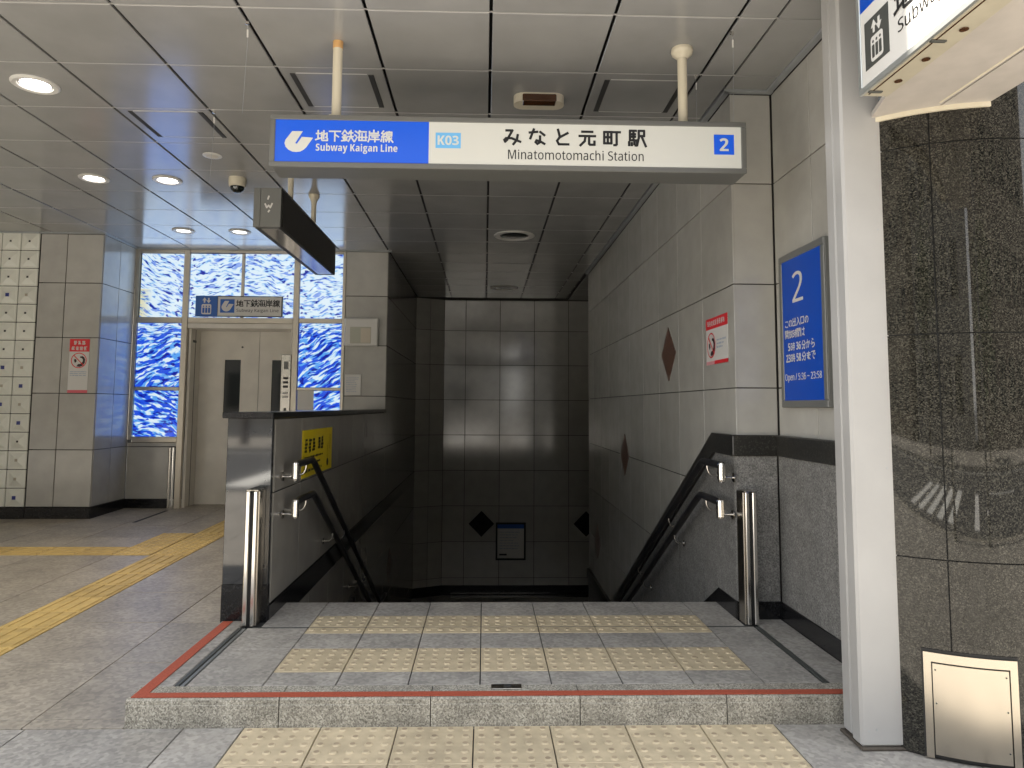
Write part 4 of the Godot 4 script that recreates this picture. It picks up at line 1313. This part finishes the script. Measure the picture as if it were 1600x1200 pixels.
func wall_notices() -> void:
	# blue opening-hours board on the outer wall
	var b := thing("exit_board", "tall blue exit board with white number 2 and opening hours", "sign", Vector3(1.652, 1.27, -3.875), -PI / 2)
	put(b, "case", boxm(Vector3(0.53, 0.83, 0.034), 0.004), M.sign_grey, Vector3(0.265, 0.415, -0.001))
	frame(b, "frame", 0.0, 0.0, 0.53, 0.83, 0.038, 0.022, 0.010, M.sign_grey, 0.004)
	panel(b, "blue_field", 0.036, 0.036, 0.494, 0.794, 0.018, 0.004, M.blue)
	var z := 0.0186
	words(b, "2", 0.165, 0.555, 0.125, 0.16, z, M.white)
	var s := start()
	write(s, "この出入口の", 0.062, 0.428, 0.046, 0.048, 0.0056, z, 0.98)
	write(s, "開放時間は", 0.062, 0.368, 0.046, 0.048, 0.0052, z, 0.98)
	write(s, "時", 0.132, 0.300, 0.046, 0.05, 0.0052, z)
	write(s, "分から", 0.262, 0.300, 0.046, 0.052, 0.0056, z)
	write(s, "時", 0.132, 0.240, 0.046, 0.05, 0.0052, z)
	write(s, "分まで", 0.262, 0.240, 0.046, 0.052, 0.0056, z)
	put(b, "lettering", s.commit(), M.white)
	words(b, "5", 0.096, 0.302, 0.024, 0.042, z, M.white, true)
	words(b, "36", 0.196, 0.302, 0.052, 0.042, z, M.white, true)
	words(b, "23", 0.068, 0.242, 0.056, 0.042, z, M.white, true)
	words(b, "58", 0.196, 0.242, 0.052, 0.042, z, M.white, true)
	words(b, "Open / 5:36 ~ 23:58", 0.050, 0.133, 0.42, 0.046, z, M.white)
	# red and white posters
	var p := thing("red_poster", "red and white prohibition poster on the right stair wall", "poster", Vector3(1.4195, 1.535, -4.505), -PI / 2)
	panel(p, "sheet", 0.0, 0.0, 0.405, 0.29, 0.003, 0.0025, M.white)
	panel(p, "header", 0.0, 0.222, 0.405, 0.29, 0.0036, 0.002, M.red)
	panel(p, "footer", 0.16, 0.0, 0.405, 0.022, 0.0036, 0.002, M.red)
	panel(p, "footer", 0.0, 0.0, 0.16, 0.022, 0.0034, 0.002, mat(lin(0.66, 0.30, 0.32), 0.4))
	no_entry(p, 0.105, 0.12, 0.075, 0.003)
	blurred_row(p, 0.035, 0.240, 9, 0.034, 0.005, 0.0045, M.white, 21)
	print_lines(p, 0.21, 0.145, 0.17, 3, 0.022, 0.011, 0.0035, M.faded, 22)
	var q := thing("tall_red_poster", "narrow red and white prohibition poster on the pier by the lift", "poster", Vector3(-4.43, 1.385, -7.708))
	panel(q, "sheet", 0.0, 0.0, 0.208, 0.575, 0.003, 0.0025, M.white)
	panel(q, "header", 0.0, 0.44, 0.208, 0.575, 0.0036, 0.002, M.red)
	panel(q, "footer", 0.0, 0.0, 0.208, 0.03, 0.0036, 0.002, mat(lin(0.64, 0.10, 0.13), 0.4))
	no_entry(q, 0.104, 0.345, 0.078, 0.003)
	blurred_row(q, 0.040, 0.515, 3, 0.040, 0.006, 0.0045, M.white, 31)
	blurred_row(q, 0.020, 0.455, 4, 0.039, 0.006, 0.0045, M.white, 32)
	print_lines(q, 0.020, 0.225, 0.18, 3, 0.02, 0.010, 0.0035, M.faded, 33)
	# framed notice at the foot of the stairs
	var n := thing("framed_notice", "black framed blue-topped notice on the wall at the foot of the stairs", "notice", Vector3(0.475, -0.985, -12.195))
	frame(n, "frame", -0.27, -0.31, 0.235, 0.31, 0.03, 0.025, 0.025, M.black, 0.004)
	panel(n, "sheet", -0.24, -0.28, 0.205, 0.28, 0.012, 0.006, M.white)
	panel(n, "header", -0.24, 0.21, 0.205, 0.28, 0.014, 0.004, M.sign_blue)
	print_lines(n, -0.20, 0.15, 0.36, 7, 0.045, 0.014, 0.013, M.faded, 41)
	print_lines(n, -0.20, -0.22, 0.2, 1, 0.04, 0.035, 0.013, M.ink, 42)

# ---------------------------------------------------------------- handrails
func rail(label: String, x: float, out: float, y: float, z0: float, zb: float, low: float, brackets: Array) -> void:
	# out: +1 when the wall is on the +x side; the rail runs level, then down with the stairs
	var h := thing("handrail", label, "handrail", Vector3(x, 0, 0), 0.0, "black stair handrails")
	var s := start()
	var e := -7.75
	var pts := [Vector3(0, y, z0 - 0.02), Vector3(0, y, zb + 0.05), Vector3(0, y - 0.004, zb + 0.015), Vector3(0, y - 0.016, zb - 0.02), Vector3(0, y - 0.55 * (zb - e), e), Vector3(0, y - 0.55 * (zb - e) - 0.01, e - 0.4)]
	tube(s, pts, 0.0205, 14)
	put(h, "rail", s.commit(), mat(lin(0.012, 0.012, 0.014), 0.35))
	var c := start()
	lathe(c, Vector3(0, y, z0), [[0.0, 0.022], [0.012, 0.0205], [0.020, 0.013], [0.0225, 0.004], [0.0225, -0.078], [0.020, -0.088], [0.012, -0.095], [0.0, -0.097]], 20)
	put(h, "end_cap", c.commit(), M.bright_steel)
	var wall := 0.068 * out
	var a := start()
	tube(a, [Vector3(wall, y - 0.066, z0 + 0.004), Vector3(0, y - 0.066, z0 + 0.004)], 0.0065, 10)
	put(h, "bracket", a.commit(), M.bright_steel)
	put(h, "rosette", lathem([[0.0, 0.0], [0.026, 0.0], [0.026, 0.004], [0.0, 0.005]], 16), M.steel, Vector3(wall, y - 0.066, z0 + 0.004), Vector3(0, 0, PI / 2 * out))
	for bz in brackets:
		var ry: float = y if bz > zb else y - 0.55 * (zb - bz)
		var t := start()
		var arc := []
		for k in 7:
			var q := k / 6.0 * PI / 2
			arc.append(Vector3((0.03 - 0.03 * cos(q)) * out, ry - 0.022 - 0.055 * sin(q), bz))
		arc.append(Vector3(wall, ry - 0.078, bz))
		tube(t, arc, 0.0062, 8)
		put(h, "bracket", t.commit(), M.bright_steel)
		put(h, "rosette", lathem([[0.0, 0.0], [0.024, 0.0], [0.024, 0.004], [0.0, 0.005]], 14), M.steel, Vector3(wall, ry - 0.078, bz), Vector3(0, 0, PI / 2 * out))

func handrails() -> void:
	rail("upper black handrail with bright steel end below the yellow notice", -1.085, -1.0, 0.925, -4.17, -4.60, 0.0, [-4.42, -5.7, -6.8])
	rail("lower black handrail on the left stair wall under the yellow notice", -1.085, -1.0, 0.71, -4.19, -4.64, 0.0, [-4.44, -5.25, -6.3])
	rail("upper black handrail with bright steel end on the granite right wall", 1.325, 1.0, 0.945, -3.98, -4.34, 0.0, [-4.24, -5.15, -6.2, -7.2])
	rail("lower black handrail on the granite right wall", 1.325, 1.0, 0.738, -4.01, -4.40, 0.0, [-4.27, -5.0, -6.0])

func flood_posts() -> void:
	for e in [[-1.2585, 1.0, "slotted steel flood board post before the polished granite wall end"], [1.474, -1.0, "slotted steel flood board post before the rough grey granite corner"]]:
		var p := thing("flood_post", e[2], "post", Vector3(e[0], PL, -3.86), 0.0, "steel posts for flood boards")
		var d: float = e[1]
		put(p, "outer_flange", boxm(Vector3(0.022, 0.70, 0.10), 0.004), M.bright_steel, Vector3(0.011 * d, 0.352, -0.05))
		put(p, "inner_flange", boxm(Vector3(0.022, 0.70, 0.10), 0.004), M.bright_steel, Vector3(0.050 * d, 0.352, -0.05))
		put(p, "slot", boxm(Vector3(0.018, 0.69, 0.08)), M.black, Vector3(0.0305 * d, 0.346, -0.056))
		put(p, "side_plate", boxm(Vector3(0.010, 0.70, 0.10), 0.003), M.rubbed_steel, Vector3(0.0665 * d, 0.352, -0.06))
		put(p, "cap", boxm(Vector3(0.064, 0.006, 0.10), 0.002), M.steel, Vector3(0.032 * d, 0.7055, -0.052))

# ---------------------------------------------------------------- on the ceiling
func ceiling_fittings() -> void:
	var lamp := glow(lin(1.0, 0.96, 0.90), 3.2)
	var dim := glow(lin(0.9, 0.88, 0.82), 0.5)
	var lights := [[-2.615, -4.06, 0.125, true, "large round downlight shining nearest the street"], [-3.21, -5.79, 0.115, true, "round downlight shining in the hall, left of its pair"], [-2.625, -5.81, 0.115, true, "round downlight shining in the hall, nearer the dome camera"], [-3.21, -7.53, 0.115, false, "round downlight before the lift, left of its pair"], [-2.626, -7.55, 0.115, false, "round downlight before the lift, right of its pair"], [0.305, -7.56, 0.22, false, "wide unlit downlight above the stairs"], [0.29, -10.95, 0.22, false, "wide unlit downlight above the foot of the stairs"]]
	for e in lights:
		var o := thing("downlight", e[4], "downlight", Vector3(e[0], 3.11, e[1]), 0.0, "ceiling downlights")
		var r: float = e[2]
		put(o, "rim", lathem([[r * 0.70, 0.0], [r * 0.72, -0.010], [r * 0.92, -0.013], [r, -0.006], [r, 0.002]], 36), M.white)
		put(o, "reflector", lathem([[r * 0.71, -0.002], [r * 0.66, -0.0035], [r * 0.58, -0.004]], 36), M.steel if r < 0.2 else M.dark_grey)
		put(o, "lamp_lens", lathem([[r * 0.62, -0.0045], [r * 0.4, -0.009], [0.0, -0.011]], 32), lamp if e[3] else (dim if r < 0.2 else M.dark_glass))
		if e[3]:
			var s := SpotLight3D.new()
			s.name = numbered(self, "downlight_beam")
			s.light_color = Color(1.0, 0.94, 0.84)
			s.light_energy = 0.35
			s.light_size = r * 0.6
			s.spot_range = 8.0
			s.spot_attenuation = 2.0
			s.spot_angle = 55.0
			s.shadow_enabled = true
			add_child(s)
			s.position = Vector3(e[0], 3.09, e[1])
			s.rotation = Vector3(-PI / 2, 0, 0)
	var sp := thing("ceiling_speaker", "small round white ceiling speaker near the dome camera", "speaker", Vector3(-2.035, 3.11, -5.21))
	put(sp, "disc", lathem([[0.068, 0.002], [0.068, -0.004], [0.05, -0.008], [0.0, -0.009]], 28), M.white)
	put(sp, "grille", lathem([[0.045, -0.0085], [0.0, -0.0105]], 24), M.cream)
	var dc := thing("dome_camera", "white ceiling camera with a black dome", "security camera", Vector3(-2.03, 3.11, -5.74))
	put(dc, "mount", lathem([[0.07, 0.002], [0.07, -0.03], [0.066, -0.065], [0.062, -0.072], [0.0, -0.073]], 28), M.cream)
	put(dc, "dome", lathem([[0.055, -0.07], [0.054, -0.082], [0.046, -0.102], [0.03, -0.116], [0.0, -0.122]], 28), M.dark_glass)
	put(dc, "lens", lathem([[0.0, 0.0], [0.014, 0.0], [0.014, 0.008], [0.0, 0.009]], 14), M.trim, Vector3(0.0, -0.085, 0.045), Vector3(PI / 2, 0, 0))
	var em := thing("emergency_light", "cream oblong emergency light with brown lens on the ceiling", "emergency light", Vector3(0.308, 3.11, -4.11))
	put(em, "case", prismm(round_rect(-0.15, -0.065, 0.15, 0.065, 0.06), 0.05, 0.05), M.cream, Vector3.ZERO, Vector3(PI / 2, 0, 0))
	put(em, "lens", boxm(Vector3(0.20, 0.046, 0.075), 0.006), M.smoked, Vector3(0, -0.030, 0.034))
	# access hatches: a fine outline and two dark slots each
	for e in [[-1.086, -0.652, -3.86, -4.29, "ceiling hatch with two dark slots left of the station sign pole"], [0.678, 1.112, -3.866, -4.29, "ceiling hatch with two dark slots by the right sign pole"], [-2.25, -1.812, -4.42, -4.84, "ceiling hatch with two dark slots over the lift hall"]]:
		var h := thing("ceiling_hatch", e[4], "ceiling hatch", Vector3(e[0], 3.11, e[2]), 0.0, "ceiling hatches with slots")
		var w: float = e[1] - e[0]
		var d: float = e[2] - e[3]
		put(h, "lid", boxm(Vector3(w - 0.02, 0.003, d), 0.001), M.ceiling[1], Vector3(w / 2, -0.001, -d / 2))
		for x in [0.0, w]:
			put(h, "slot", boxm(Vector3(0.030, 0.005, d), 0.001), mat(lin(0.035, 0.035, 0.033), 0.7), Vector3(x, -0.002, -d / 2))
		for z in [0.006, -d - 0.006]:
			put(h, "edge", boxm(Vector3(w - 0.04, 0.004, 0.006), 0.001), M.seam, Vector3(w / 2, -0.001, z))
	for e in [[-1.16, -3.33, "thin wire hook with white tag at the ceiling joint left of the sign"], [1.20, -3.33, "thin wire hook with white tag near the outer wall"], [1.16, -3.80, "thin wire hook above the right end of the sign"], [-1.72, -4.40, "thin wire hook beside the hall hatch"]]:
		var o := thing("wire_hook", e[2], "hook", Vector3(e[0], 3.11, e[1]), 0.0, "wire hooks on the ceiling")
		put(o, "stud", lathem([[0.010, 0.001], [0.010, -0.012], [0.0, -0.014]], 12), M.bright_steel)
		var s := start()
		tube(s, [Vector3(0, -0.01, 0), Vector3(0.006, -0.06, 0.0), Vector3(-0.004, -0.46, 0.01)], 0.0011, 6)
		put(o, "wire", s.commit(), M.trim)
		put(o, "tag", boxm(Vector3(0.008, 0.04, 0.003), 0.001), M.white, Vector3(0.004, -0.06, 0.002))
